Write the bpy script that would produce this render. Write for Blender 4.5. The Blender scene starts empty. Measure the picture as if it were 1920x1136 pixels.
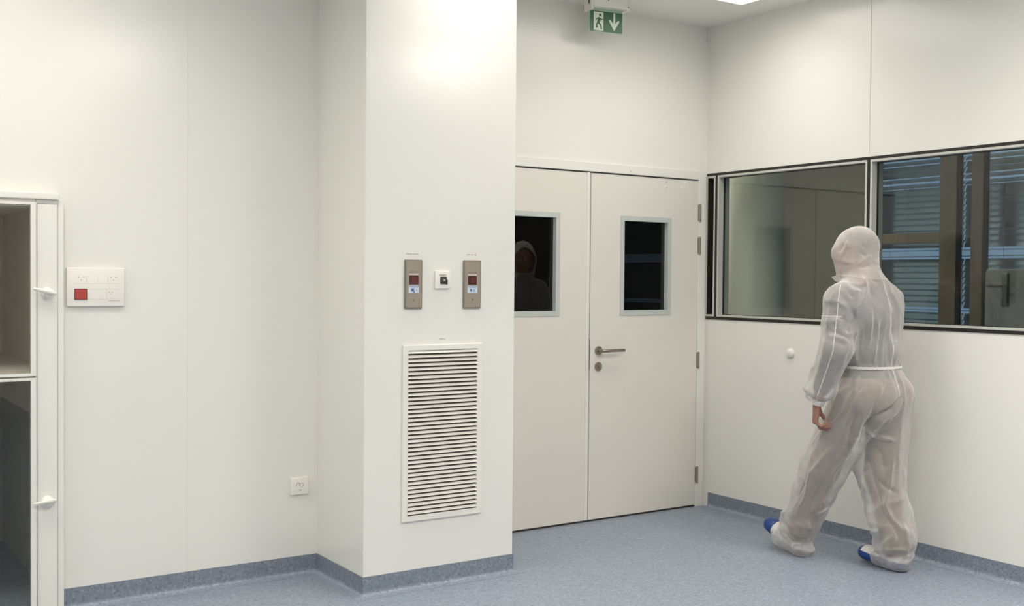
import bpy, bmesh, math, random
import numpy as np
from mathutils import Vector, Matrix

random.seed(7)
SC = bpy.context.scene
COL = SC.collection

# ------------------------------------------------------------------ materials
def new_mat(name):
    m = bpy.data.materials.new(name)
    m.use_nodes = True
    nt = m.node_tree
    nt.nodes.clear()
    return m, nt.nodes, nt.links

def pbr(name, col, rough=0.5, metal=0.0, spec=0.5, bump=0.0, bscale=200.0, vary=0.0, coat=0.0):
    m, N, L = new_mat(name)
    out = N.new('ShaderNodeOutputMaterial'); b = N.new('ShaderNodeBsdfPrincipled')
    L.new(b.outputs[0], out.inputs[0])
    b.inputs['Base Color'].default_value = (*col, 1)
    b.inputs['Roughness'].default_value = rough
    b.inputs['Metallic'].default_value = metal
    b.inputs['Specular IOR Level'].default_value = spec
    b.inputs['Coat Weight'].default_value = coat
    tc = N.new('ShaderNodeTexCoord')
    nz = N.new('ShaderNodeTexNoise'); nz.inputs['Scale'].default_value = bscale
    L.new(tc.outputs['Object'], nz.inputs['Vector'])
    if vary:
        mx = N.new('ShaderNodeMix'); mx.data_type = 'RGBA'
        mx.inputs[6].default_value = (*[c * (1 - vary) for c in col], 1)
        mx.inputs[7].default_value = (*[min(1, c * (1 + vary)) for c in col], 1)
        L.new(nz.outputs['Fac'], mx.inputs[0]); L.new(mx.outputs[2], b.inputs['Base Color'])
    if bump:
        bp = N.new('ShaderNodeBump'); bp.inputs['Strength'].default_value = bump
        bp.inputs['Distance'].default_value = 0.002
        L.new(nz.outputs['Fac'], bp.inputs['Height']); L.new(bp.outputs[0], b.inputs['Normal'])
    return m

def emit(name, col, s):
    m, N, L = new_mat(name)
    out = N.new('ShaderNodeOutputMaterial'); e = N.new('ShaderNodeEmission')
    e.inputs[0].default_value = (*col, 1); e.inputs[1].default_value = s
    # prismatic diffuser: most of the light goes down, little sideways
    geo = N.new('ShaderNodeNewGeometry')
    dt = N.new('ShaderNodeVectorMath'); dt.operation = 'DOT_PRODUCT'
    L.new(geo.outputs['Normal'], dt.inputs[0]); L.new(geo.outputs['Incoming'], dt.inputs[1])
    pw = N.new('ShaderNodeMath'); pw.operation = 'POWER'; pw.use_clamp = True; pw.inputs[1].default_value = 0.55
    ab = N.new('ShaderNodeMath'); ab.operation = 'ABSOLUTE'
    L.new(dt.outputs['Value'], ab.inputs[0]); L.new(ab.outputs[0], pw.inputs[0])
    ml = N.new('ShaderNodeMath'); ml.operation = 'MULTIPLY'; ml.inputs[1].default_value = s
    L.new(pw.outputs[0], ml.inputs[0]); L.new(ml.outputs[0], e.inputs[1])
    L.new(e.outputs[0], out.inputs[0])
    return m

def glass(name, tint, ior=1.5, gain=1.7):
    m, N, L = new_mat(name)
    out = N.new('ShaderNodeOutputMaterial')
    t = N.new('ShaderNodeBsdfTransparent'); t.inputs[0].default_value = (*tint, 1)
    g = N.new('ShaderNodeBsdfGlossy'); g.inputs['Roughness'].default_value = 0.0
    f = N.new('ShaderNodeFresnel'); f.inputs['IOR'].default_value = ior
    geo = N.new('ShaderNodeNewGeometry')
    inv = N.new('ShaderNodeMath'); inv.operation = 'SUBTRACT'; inv.inputs[0].default_value = 1
    L.new(geo.outputs['Backfacing'], inv.inputs[1])
    k = N.new('ShaderNodeMath'); k.operation = 'MULTIPLY'; k.inputs[1].default_value = gain; k.use_clamp = True
    L.new(f.outputs[0], k.inputs[0])
    k2 = N.new('ShaderNodeMath'); k2.operation = 'MULTIPLY'
    L.new(k.outputs[0], k2.inputs[0]); L.new(inv.outputs[0], k2.inputs[1])
    mx = N.new('ShaderNodeMixShader')
    L.new(k2.outputs[0], mx.inputs[0]); L.new(t.outputs[0], mx.inputs[1]); L.new(g.outputs[0], mx.inputs[2])
    L.new(mx.outputs[0], out.inputs[0])
    return m

def vinyl(name, gain=1.0):
    m, N, L = new_mat(name)
    out = N.new('ShaderNodeOutputMaterial'); b = N.new('ShaderNodeBsdfPrincipled')
    L.new(b.outputs[0], out.inputs[0])
    tc = N.new('ShaderNodeTexCoord')
    nz = N.new('ShaderNodeTexNoise'); nz.inputs['Scale'].default_value = 30; nz.inputs['Detail'].default_value = 3
    L.new(tc.outputs['Object'], nz.inputs['Vector'])
    def chips(scale, lo, hi, cola, colb):
        v = N.new('ShaderNodeTexVoronoi'); v.inputs['Scale'].default_value = scale
        mp = N.new('ShaderNodeMix'); mp.data_type = 'VECTOR'; mp.inputs[0].default_value = 0.02
        L.new(tc.outputs['Object'], mp.inputs[4]); L.new(nz.outputs['Color'], mp.inputs[5])
        L.new(mp.outputs[1], v.inputs['Vector'])
        r = N.new('ShaderNodeValToRGB'); r.color_ramp.interpolation = 'CONSTANT'
        e = r.color_ramp.elements
        e[0].position = 0; e[0].color = (*cola, 1)
        e[1].position = lo; e[1].color = (0.5, 0.5, 0.5, 1)
        x = e.new(hi); x.color = (*colb, 1)
        sp = N.new('ShaderNodeSeparateColor'); L.new(v.outputs['Color'], sp.inputs[0])
        L.new(sp.outputs[0], r.inputs[0])
        return r
    r1 = chips(105, 0.13, 0.82, (0.41, 0.41, 0.42), (0.60, 0.595, 0.595))
    r2 = chips(210, 0.2, 0.8, (0.45, 0.45, 0.46), (0.56, 0.555, 0.555))
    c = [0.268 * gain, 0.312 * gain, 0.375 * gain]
    m1 = N.new('ShaderNodeMix'); m1.data_type = 'RGBA'; m1.blend_type = 'MULTIPLY'; m1.inputs[0].default_value = 1
    m1.inputs[6].default_value = (*[x * 2 for x in c], 1)
    L.new(r1.outputs[0], m1.inputs[7])
    m2 = N.new('ShaderNodeMix'); m2.data_type = 'RGBA'; m2.blend_type = 'MULTIPLY'; m2.inputs[0].default_value = 1
    L.new(m1.outputs[2], m2.inputs[6])
    d = N.new('ShaderNodeMix'); d.data_type = 'RGBA'; d.blend_type = 'ADD'; d.inputs[0].default_value = 1
    L.new(r2.outputs[0], d.inputs[6]); L.new(r2.outputs[0], d.inputs[7])
    L.new(d.outputs[2], m2.inputs[7])
    L.new(m2.outputs[2], b.inputs['Base Color'])
    b.inputs['Roughness'].default_value = 0.42
    b.inputs['Specular IOR Level'].default_value = 0.35
    return m

def fabric(name, col, alpha, seed=0.0):
    # thin non-woven cloth: part of the light passes between the fibres
    m, N, L = new_mat(name)
    out = N.new('ShaderNodeOutputMaterial')
    d = N.new('ShaderNodeBsdfDiffuse'); t = N.new('ShaderNodeBsdfTranslucent'); tr = N.new('ShaderNodeBsdfTransparent')
    d.inputs[0].default_value = (*col, 1); t.inputs[0].default_value = (*col, 1)
    a = N.new('ShaderNodeMixShader'); a.inputs[0].default_value = 0.22
    L.new(d.outputs[0], a.inputs[1]); L.new(t.outputs[0], a.inputs[2])
    tc = N.new('ShaderNodeTexCoord')
    nz = N.new('ShaderNodeTexNoise'); nz.inputs['Scale'].default_value = 26; nz.inputs['Detail'].default_value = 3
    L.new(tc.outputs['Object'], nz.inputs['Vector'])
    mr = N.new('ShaderNodeMapRange'); mr.inputs['From Min'].default_value = 0.3; mr.inputs['From Max'].default_value = 0.7
    mr.inputs['To Min'].default_value = alpha - 0.025; mr.inputs['To Max'].default_value = alpha + 0.025
    L.new(nz.outputs['Fac'], mr.inputs['Value'])
    # a slanted ray crosses more fibres: opacity = 1 - (1 - a) ** (1 / cos)
    geo = N.new('ShaderNodeNewGeometry')
    dt = N.new('ShaderNodeVectorMath'); dt.operation = 'DOT_PRODUCT'
    L.new(geo.outputs['Normal'], dt.inputs[0]); L.new(geo.outputs['Incoming'], dt.inputs[1])
    def mth(op, a, c):
        n = N.new('ShaderNodeMath'); n.operation = op
        for k, v in enumerate((a, c)):
            if v is None: continue
            if isinstance(v, (int, float)): n.inputs[k].default_value = v
            else: L.new(v, n.inputs[k])
        return n.outputs[0]
    cs = mth('MAXIMUM', mth('ABSOLUTE', dt.outputs['Value'], None), 0.08)
    op = mth('SUBTRACT', 1.0, mth('POWER', mth('SUBTRACT', 1.0, mr.outputs[0]), mth('DIVIDE', 1.0, cs)))
    b = N.new('ShaderNodeMixShader')
    L.new(op, b.inputs[0]); L.new(tr.outputs[0], b.inputs[1]); L.new(a.outputs[0], b.inputs[2])
    L.new(b.outputs[0], out.inputs[0])
    return m

M = {}
M['wall'] = pbr('wall_panel', (0.83, 0.82, 0.77), 0.2, spec=0.5, bump=0.02, bscale=12)
M['ceil'] = pbr('ceiling_paint', (0.88, 0.87, 0.82), 0.5, spec=0.3, bump=0.02, bscale=20)
M['door'] = pbr('door_laminate', (0.78, 0.755, 0.69), 0.42, spec=0.4, bump=0.03, bscale=400)
M['frame'] = pbr('frame_lacquer', (0.83, 0.82, 0.77), 0.35, spec=0.4)
M['plastic'] = pbr('white_plastic', (0.87, 0.85, 0.79), 0.3, spec=0.5)
M['plastic_d'] = pbr('plastic_mark', (0.42, 0.40, 0.36), 0.5)
M['hole'] = pbr('dark_hole', (0.05, 0.045, 0.04), 0.7)
M['alu'] = pbr('anodised_profile', (0.56, 0.60, 0.57), 0.4, spec=0.5)
M['silver'] = pbr('silver_profile', (0.62, 0.63, 0.58), 0.35, metal=0.25)
M['black'] = pbr('black_seal', (0.012, 0.012, 0.009), 0.5)
M['steel'] = pbr('brushed_steel', (0.33, 0.30, 0.25), 0.32, metal=0.9)
M['hinge'] = pbr('hinge_steel', (0.30, 0.28, 0.24), 0.4, metal=0.6)
M['unit'] = pbr('bronze_faceplate', (0.36, 0.31, 0.255), 0.38, metal=0.35)
M['unit_e'] = pbr('bronze_edge', (0.24, 0.21, 0.17), 0.4, metal=0.35)
M['display'] = pbr('red_display', (0.055, 0.012, 0.014), 0.2, spec=0.6)
M['display_l'] = pbr('red_display_lens', (0.12, 0.022, 0.026), 0.25, spec=0.5)
M['keys'] = pbr('pale_blue_keys', (0.62, 0.69, 0.78), 0.4)
M['keymark'] = pbr('blue_print', (0.10, 0.17, 0.36), 0.5)
M['pinkbar'] = pbr('pale_strip', (0.72, 0.62, 0.56), 0.4)
M['print'] = pbr('grey_print', (0.38, 0.36, 0.32), 0.6)
M['red'] = pbr('red_rocker', (0.42, 0.055, 0.045), 0.35, vary=0.15, bscale=30)
M['floor'] = vinyl('vinyl_floor')
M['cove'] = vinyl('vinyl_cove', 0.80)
M['g_door'] = glass('door_pane', (0.75, 0.75, 0.72), gain=2.0)
M['g_win'] = glass('partition_pane', (0.80, 0.82, 0.80), gain=1.6)
M['g_hatch'] = glass('hatch_pane', (0.94, 0.94, 0.92), gain=1.2)
M['g_out'] = glass('outer_pane', (0.8, 0.85, 0.88), gain=1.2)
M['wood'] = pbr('brown_frame', (0.12, 0.095, 0.070), 0.5, vary=0.15, bscale=15)
M['slat'] = pbr('blind_slat', (0.40, 0.46, 0.50), 0.45, metal=0.2)
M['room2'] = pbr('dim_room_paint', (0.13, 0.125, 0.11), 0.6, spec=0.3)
M['column'] = pbr('column_paint', (0.84, 0.85, 0.77), 0.5, spec=0.3)
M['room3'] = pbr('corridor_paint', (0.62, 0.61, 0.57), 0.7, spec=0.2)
M['cab'] = pbr('grey_cabinet', (0.17, 0.19, 0.19), 0.45)
M['darkmetal'] = pbr('dark_metal', (0.045, 0.05, 0.05), 0.4, metal=0.3)
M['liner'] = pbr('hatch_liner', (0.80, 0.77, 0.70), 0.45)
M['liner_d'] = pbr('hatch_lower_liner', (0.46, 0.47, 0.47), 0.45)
LAMP_POWER = [7.0, 7.2, 17.0, 27.0, 46.0, 33.0, 23.0, 26.0, 22.0, 22.0, 70.0]
M['sign_g'] = pbr('sign_green', (0.022, 0.12, 0.045), 0.3, spec=0.5)
M['sign_w'] = pbr('sign_white', (0.72, 0.78, 0.66), 0.4)
M['sign_a'] = pbr('sign_acrylic', (0.42, 0.55, 0.42), 0.2)
M['skin'] = pbr('skin', (0.32, 0.165, 0.12), 0.5, spec=0.35, vary=0.12, bscale=60)
M['eye'] = pbr('eye_white', (0.75, 0.73, 0.70), 0.2)
M['iris'] = pbr('iris', (0.05, 0.03, 0.02), 0.2)
M['hair'] = pbr('hair', (0.10, 0.085, 0.07), 0.7, bump=0.4, bscale=300)
M['lip'] = pbr('lip', (0.34, 0.14, 0.11), 0.45)
M['shirt'] = pbr('grey_shirt', (0.11, 0.11, 0.112), 0.85, vary=0.1, bscale=40)
M['trouser'] = pbr('tan_trouser', (0.17, 0.115, 0.075), 0.85, vary=0.15, bscale=25)
M['cloth'] = fabric('white_nonwoven', (0.76, 0.735, 0.71), 0.37)
M['cloth_h'] = fabric('white_nonwoven_hood', (0.77, 0.735, 0.70), 0.50)
M['cloth2'] = fabric('white_nonwoven_doubled', (0.92, 0.90, 0.88), 0.62)
M['boot'] = pbr('white_boot_cloth', (0.72, 0.71, 0.69), 0.7, bump=0.3, bscale=60)
M['blue'] = pbr('blue_shoe_cover', (0.018, 0.055, 0.235), 0.4, spec=0.4, vary=0.2, bscale=60)

# ------------------------------------------------------------------ mesh helpers
class MB:
    def __init__(self): self.bm = bmesh.new()
    def box(self, x0, x1, y0, y1, z0, z1, bev=0.0, seg=2, rot=None):
        r = bmesh.ops.create_cube(self.bm, size=1.0)
        vs = r['verts']
        for v in vs:
            v.co = Vector(((x0 + x1) / 2 + v.co.x * (x1 - x0), (y0 + y1) / 2 + v.co.y * (y1 - y0), (z0 + z1) / 2 + v.co.z * (z1 - z0)))
        if bev:
            es = list({e for v in vs for e in v.link_edges})
            bmesh.ops.bevel(self.bm, geom=es, offset=bev, segments=seg, affect='EDGES', profile=0.5)
        return self
    def cyl(self, a, b, r0, r1=None, n=24, cap=True):
        a = Vector(a); b = Vector(b); r1 = r0 if r1 is None else r1
        d = (b - a).normalized()
        u = d.orthogonal().normalized(); w = d.cross(u)
        def ring(c, r): return [self.bm.verts.new(c + (u * math.cos(t) + w * math.sin(t)) * r) for t in [2 * math.pi * i / n for i in range(n)]]
        A = ring(a, r0); B = ring(b, r1)
        for i in range(n): self.bm.faces.new((A[i], A[(i + 1) % n], B[(i + 1) % n], B[i]))
        if cap: self.bm.faces.new(A[::-1]); self.bm.faces.new(B)
        return self
    def lathe(self, base, axis, prof, n=28):
        # prof: (radius, distance along axis)
        base = Vector(base); d = Vector(axis).normalized(); u = d.orthogonal().normalized(); w = d.cross(u)
        rings = [[self.bm.verts.new(base + d * h + (u * math.cos(2 * math.pi * i / n) + w * math.sin(2 * math.pi * i / n)) * r) for i in range(n)] for r, h in prof]
        for A, B in zip(rings, rings[1:]):
            for i in range(n): self.bm.faces.new((A[i], A[(i + 1) % n], B[(i + 1) % n], B[i]))
        self.bm.faces.new(rings[0][::-1]); self.bm.faces.new(rings[-1])
        return self
    def tube(self, pts, radii, n=10, flat=1.0, upv=None):
        pts = [Vector(p) for p in pts]
        if not isinstance(radii, (list, tuple)): radii = [radii] * len(pts)
        rings = []; u = None
        for i, p in enumerate(pts):
            d = (pts[min(i + 1, len(pts) - 1)] - pts[max(i - 1, 0)]).normalized()
            if upv is not None: u = Vector(upv) - d * Vector(upv).dot(d)
            elif u is None: u = d.orthogonal()
            else: u = u - d * u.dot(d)
            u.normalize(); w = d.cross(u)
            rings.append([self.bm.verts.new(p + (u * math.cos(2 * math.pi * k / n) * flat + w * math.sin(2 * math.pi * k / n)) * radii[i]) for k in range(n)])
        for A, B in zip(rings, rings[1:]):
            for i in range(n): self.bm.faces.new((A[i], A[(i + 1) % n], B[(i + 1) % n], B[i]))
        self.bm.faces.new(rings[0][::-1]); self.bm.faces.new(rings[-1])
        return self
    def prism(self, pts, o, ux, uy, depth):
        # closed polygon given in (ux, uy) about o, extruded along ux x uy
        o = Vector(o); ux = Vector(ux); uy = Vector(uy); nn = ux.cross(uy).normalized()
        A = [self.bm.verts.new(o + ux * p[0] + uy * p[1]) for p in pts]
        B = [self.bm.verts.new(v.co + nn * depth) for v in A]
        n = len(A)
        self.bm.faces.new(A[::-1]); self.bm.faces.new(B)
        for i in range(n): self.bm.faces.new((A[i], A[(i + 1) % n], B[(i + 1) % n], B[i]))
        return self
    def ring_frame(self, ax, c, u0, u1, v0, v1, w, d0, d1, bev=0.0):
        # rectangular frame of four mitred bars; ax 'y' = lies in an x-z plane, 'x' = lies in a y-z plane
        def P(u, v, d): return Vector((u, d, v)) if ax == 'y' else Vector((d, u, v))
        if not isinstance(w, (tuple, list)): w = (w, w, w, w)   # left, right, bottom, top
        O = [(u0, v0), (u1, v0), (u1, v1), (u0, v1)]
        I = [(u0 + w[0], v0 + w[2]), (u1 - w[1], v0 + w[2]), (u1 - w[1], v1 - w[3]), (u0 + w[0], v1 - w[3])]
        q = {}
        for nm, lst in (('O', O), ('I', I)):
            for dd in (0, 1): q[nm, dd] = [self.bm.verts.new(P(a, b, (d0, d1)[dd])) for a, b in lst]
        for i in range(4):
            j = (i + 1) % 4
            for f in ((q['O', 0][i], q['O', 0][j], q['I', 0][j], q['I', 0][i]), (q['O', 1][i], q['I', 1][i], q['I', 1][j], q['O', 1][j]),
                      (q['O', 0][i], q['O', 1][i], q['O', 1][j], q['O', 0][j]), (q['I', 0][i], q['I', 0][j], q['I', 1][j], q['I', 1][i])):
                self.bm.faces.new(f)
        return self
    def build(self, name, mat, parent=None, smooth=False, origin=None):
        bmesh.ops.recalc_face_normals(self.bm, faces=self.bm.faces)
        me = bpy.data.meshes.new(name)
        if origin is None:
            if parent is not None: origin = Vector(WORLD[parent.name])
            else:
                cs = [v.co for v in self.bm.verts]
                origin = Vector([(min(c[i] for c in cs) + max(c[i] for c in cs)) / 2 for i in (0, 1)] + [min(c[2] for c in cs)])
        origin = Vector(origin)
        for v in self.bm.verts: v.co -= origin
        self.bm.to_mesh(me); self.bm.free()
        me.materials.append(mat)
        if smooth:
            me.polygons.foreach_set('use_smooth', [True] * len(me.polygons))
            me.set_sharp_from_angle(angle=math.radians(40))
        o = bpy.data.objects.new(name, me); COL.objects.link(o)
        if parent is None: o.location = origin
        else: o.parent = parent; o.location = origin - Vector(WORLD[parent.name])
        WORLD[o.name] = tuple(origin)
        return o

WORLD = {}
def empty(name, loc):
    o = bpy.data.objects.new(name, None); COL.objects.link(o); o.location = loc
    o.empty_display_size = 0.05
    WORLD[o.name] = tuple(loc)
    return o
def tag(o, label, cat, group=None, kind=None):
    o['label'] = label; o['category'] = cat
    if group: o['group'] = group
    if kind: o['kind'] = kind
    return o
def struct(o, label=None, cat=None):
    o['kind'] = 'structure'
    if label: o['label'] = label; o['category'] = cat
    return o

# ------------------------------------------------------------------ dimensions (metres; the corner of back and right wall is the origin)
H = 3.127
YL, YP = -0.172, -0.70           # left wall face, pillar face
PX0, PX1 = -2.81, -1.98          # pillar sides
XW, YN = -7.4, -8.0              # far ends of the room
WZ0, WZ1 = 1.227, 2.176          # partition window strip
RX = 2.50                        # far wall of the next room

# ------------------------------------------------------------------ shell
struct(MB().box(XW - .2, RX + .5, YN - .2, 3.4, -0.12, 0).build('floor', M['floor']))
struct(MB().box(XW - .2, RX + .5, YN - .2, 3.4, H, H + .12).build('ceiling', M['ceil']))
b = MB().box(-0.02, 0.0, 0, .10, 0, H).box(-2.4, -1.88, 0, .10, 0, H).box(-1.88, -0.02, 0, .10, 2.189, H)
struct(b.build('wall_back', M['wall']))
struct(MB().box(PX0, PX1, YP, .10, 0, H, bev=0.003).build('wall_pillar', M['wall']))
HX0, HX1, HZ = -5.15, -4.03, 1.80   # hatch opening in the left wall
b = MB().box(HX1, PX0, YL, YL + .12, 0, H).box(XW, HX0, YL, YL + .12, 0, H).box(HX0, HX1, YL, YL + .12, HZ, H)
struct(b.build('wall_left', M['wall']))
WY0, WY1 = -4.70, -0.004
b = MB().box(0, .10, YN, .10, 0, WZ0).box(0, .10, YN, .10, WZ1, H).box(0, .10, YN, WY0, WZ0, WZ1).box(0, .10, WY1, .10, WZ0, WZ1)
struct(b.build('wall_right', M['wall']))
struct(MB().box(XW - .12, XW, YN, YL + .1, 0, H).build('wall_far_left', M['wall']))
struct(MB().box(XW, .1, YN - .12, YN, 0, H).build('wall_near', M['wall']))
# panel joints in the wall cladding
struct(MB().box(-.0012, 0, -1.2865, -1.284, WZ1 + .02, H).build('trim_2', pbr('joint_sealant', (0.52, 0.51, 0.46), 0.6)))
struct(MB().box(-3.4668, -3.4655, YL - .0012, YL, 0.09, H).build('trim_3', pbr('joint_sealant_pale', (0.775, 0.765, 0.715), 0.5)))
# small corner caps near the ceiling
struct(MB().box(-.012, 0, -.012, 0, H - .09, H, bev=.002).build('trim_4', M['frame']))

# coved vinyl skirting: profile (distance from wall, height)
def cove(name, path, closed_ends=True):
    prof = [(0.0, 0.092), (0.0035, 0.092), (0.004, 0.045)]
    R = 0.022
    for i in range(7):
        t = i / 6 * math.pi / 2
        prof.append((0.004 + R * (1 - math.cos(t)), 0.0025 + R * (1 - math.sin(t))))
    prof += [(0.050, 0.0012), (0.050, 0.0), (0.0, 0.0)]
    bm = bmesh.new()
    P = [Vector((x, y, 0)) for x, y in path]
    rings = []
    for i, p in enumerate(P):
        d0 = (P[i] - P[i - 1]).normalized() if i else None
        d1 = (P[i + 1] - P[i]).normalized() if i < len(P) - 1 else None
        nrm = lambda d: Vector((d.y, -d.x, 0))      # room side = right of the walking direction
        if d0 is None: off = nrm(d1)
        elif d1 is None: off = nrm(d0)
        else:
            s = nrm(d0) + nrm(d1); off = s / (s.length_squared / 2)
        rings.append([bm.verts.new(p + off * a + Vector((0, 0, h))) for a, h in prof])
    n = len(prof)
    for A, B in zip(rings, rings[1:]):
        for i in range(n): bm.faces.new((A[i], A[(i + 1) % n], B[(i + 1) % n], B[i]))
    bm.faces.new(rings[0]); bm.faces.new(rings[-1][::-1])
    m = MB(); m.bm.free(); m.bm = bm
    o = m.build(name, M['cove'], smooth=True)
    o.data.materials.append(M['floor'])          # the foot takes the floor vinyl, the strip above a darker copy of it
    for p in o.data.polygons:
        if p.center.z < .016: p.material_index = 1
    return struct(o)
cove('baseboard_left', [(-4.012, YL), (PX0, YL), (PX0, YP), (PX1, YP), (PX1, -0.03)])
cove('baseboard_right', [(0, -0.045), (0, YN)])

# ------------------------------------------------------------------ double door in the back wall
b = MB().box(-1.88, -1.822, -.012, .10, 0, 2.189, bev=.002).box(-.078, -.02, -.012, .10, 0, 2.189, bev=.002).box(-1.822, -.078, -.012, .10, 2.134, 2.189, bev=.002)
struct(b.build('trim_5', M['frame']), 'cream door frame around the double door', 'door frame')
struct(MB().box(-1.822, -.078, .0, .10, 0, .006).build('trim_6', M['hole']))
b = MB().box(-1.81, -.09, .045, .10, 2.10, 2.134).box(-.094, -.078, .045, .10, .006, 2.134).box(-1.822, -1.806, .045, .10, .006, 2.134)
def door_leaf(name, x0, x1, wx0, wx1, label):
    m = MB(); y0, y1 = -.002, .042
    wz0, wz1 = 1.262, 1.874
    m.box(x0, wx0, y0, y1, .012, 2.126).box(wx1, x1, y0, y1, .012, 2.126).box(wx0, wx1, y0, y1, .012, wz0).box(wx0, wx1, y0, y1, wz1, 2.126)
    d = struct(m.build(name, M['door'], origin=((x0 + x1) / 2, .02, 0)), label, 'door')
    f = MB().ring_frame('y', 0, wx0 - .002, wx1 + .002, wz0 - .002, wz1 + .002, .024, -.006, .030).build('window_frame', M['alu'], d)
    f['label'] = 'grey green metal window frame'
    g = MB().ring_frame('y', 0, wx0 + .020, wx1 - .020, wz0 + .020, wz1 - .020, .008, -.0065, .026).build('glazing_bead', M['alu'], f)
    MB().box(wx0 + .02, wx1 - .02, .026, .032, wz0 + .02, wz1 - .02).build('window_pane', M['g_door'], d)
    return d
d1 = door_leaf('door_1', -.962, -.080, -.725, -.311, 'right door leaf with steel lever handle, lock and dark glass window')
d2 = door_leaf('door_2', -1.820, -.985, -1.60, -1.192, 'left door leaf half hidden behind the pillar, dark window')
# overlapping strip on the meeting edge
MB().box(-.992, -.968, -.007, .0, .012, 2.128, bev=.002).build('meeting_strip', M['frame'], d2)
MB().box(-.9665, -.9585, -.0035, .03, .012, 2.124).build('edge_gap', pbr('shaded_joint', (0.36, 0.34, 0.30), .6), d2)
MB().box(-.9662, -.9575, -.0050, .0, .93, 1.12).build('strike_plate', M['hinge'], d1)
# lever handle
hz, hx = 1.046, -.893
hd = MB().lathe((hx, -.002, hz), (0, -1, 0), [(.026, 0), (.027, .002), (.027, .008), (.025, .0105), (.013, .011), (.0125, .018)], 32).build('lever_handle', M['steel'], d1, smooth=True)
pts = [(hx, -.012, hz), (hx, -.040, hz), (hx + .004, -.052, hz), (hx + .016, -.058, hz), (hx + .05, -.058, hz), (hx + .165, -.056, hz)]
MB().tube(pts, [.0105, .0105, .0105, .0105, .0095, .0095], 16).build('lever', M['steel'], hd, smooth=True)
lk = MB().lathe((hx, -.002, .948), (0, -1, 0), [(.026, 0), (.027, .002), (.027, .007), (.025, .0095)], 32).build('lock_rosette', M['steel'], d1, smooth=True)
MB().lathe((hx, -.0115, .952), (0, -1, 0), [(.009, 0), (.009, .006), (.0085, .007)], 20).box(hx - .0045, hx + .0045, -.0175, -.011, .932, .952).build('lock_cylinder', M['hinge'], lk, smooth=True)
MB().box(hx - .0008, hx + .0008, -.0188, -.0185, .945, .957).build('key_slot', M['hole'], lk)
for z0, z1 in ((1.864, 1.975), (1.65, 1.76), (.907, 1.011), (.157, .262)):
    h = MB().cyl((-.0715, -.013, z0), (-.0715, -.013, z1), .0085, n=16).box(-.079, -.064, -.0125, -.001, z0 + .002, z1 - .002).build('hinge', M['hinge'], d1, smooth=True)
    MB().cyl((-.0715, -.013, z0 - .003), (-.0715, -.013, z0), .0065, n=14).cyl((-.0715, -.013, z1), (-.0715, -.013, z1 + .003), .0065, n=14).build('hinge_pin', M['steel'], h)
for x, z in ((-.359, 2.071), (-.218, 2.075)):
    MB().lathe((x, -.002, z), (0, -1, 0), [(.008, 0), (.008, .002), (.005, .005), (.001, .006)], 18).build('cover_cap', M['plastic'], d1, smooth=True)
MB().lathe((-.355, -.002, 2.105), (0, -1, 0), [(.004, 0), (.004, .0008)], 14).build('screw_hole', M['plastic_d'], d1)
sh = struct(MB().lathe((-.659, -.012, 2.151), (0, -1, 0), [(.0045, 0), (.0045, .0008)], 14).build('trim_7', M['plastic_d']))

# ------------------------------------------------------------------ window strip in the right wall
def pane_unit(name, y0, y1, label):
    w = MB().ring_frame('x', 0, y0, y1, WZ0, WZ1, (.011, .011, .019, .017), -.004, .085).build(name, M['black'])
    struct(w, label, 'window')
    e_ = .013 if name == 'window_1' else 0
    s = MB().ring_frame('x', 0, y0 + .011, y1 - .011 + e_, WZ0 + .019, WZ1 - .017, .0125, -.006, .044).build('sash_frame', M['silver'], w)
    MB().box(.045, .052, y0 + .02, y1 - .02, WZ0 + .03, WZ1 - .03).build('window_pane', M['g_win'], w)
    MB().ring_frame('x', 0, y0 + .0235, y1 - .0235, WZ0 + .0315, WZ1 - .0295, .004, .036, .045).build('glazing_seal', M['black'], w)
    MB().ring_frame('x', 0, y0 + .011, y1 - .011 + e_, WZ0 + .019, WZ1 - .017, .0125, .053, .09).build('rear_frame', M['silver'], w)
    return w
pane_unit('window_1', -.0935, -.004, 'narrow dark glass pane in the corner beside the door')
pane_unit('window_2', -1.287, -.0935, 'window pane between door corner and the walker, reflecting the door')
pane_unit('window_3', -4.70, -1.287, 'long window pane right of the walker showing blinds behind')
# ------------------------------------------------------------------ the neighbouring room behind the glass
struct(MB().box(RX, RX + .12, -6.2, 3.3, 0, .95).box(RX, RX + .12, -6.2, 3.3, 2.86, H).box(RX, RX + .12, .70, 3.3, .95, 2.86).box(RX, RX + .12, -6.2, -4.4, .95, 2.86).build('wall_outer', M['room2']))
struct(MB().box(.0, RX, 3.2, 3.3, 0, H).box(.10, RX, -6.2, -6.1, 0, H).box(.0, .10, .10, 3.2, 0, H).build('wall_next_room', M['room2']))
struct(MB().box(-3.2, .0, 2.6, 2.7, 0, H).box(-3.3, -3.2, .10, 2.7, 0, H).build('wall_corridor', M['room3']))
def outer_window(name, y0, y1, zs, label, w0=.075, w1=.075):
    m = MB(); x0, x1 = RX - .03, RX + .05
    m.box(x0, x1, y0, y0 + w0, .95, 2.86, bev=.002).box(x0, x1, y1 - w1, y1, .95, 2.86, bev=.002)
    for a, c in zs: m.box(x0, x1, y0 + w0, y1 - w1, a, c, bev=.004)
    o = struct(m.build(name, M['wood']), label, 'window')
    MB().box(RX + .01, RX + .018, y0 + w0, y1 - w1, .96, 2.85).build('window_pane', M['g_out'], o)
    return o
outer_window('window_4', -.147, .70, ((.95, 1.02), (1.79, 1.87), (2.78, 2.86)), 'brown framed outer window behind the long pane, left of the post', w0=.14)
outer_window('window_5', -.371, -.147, ((.95, 1.0), (2.80, 2.86)), 'slim brown framed outer light beside the broad post', w0=.093, w1=.006)
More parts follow.
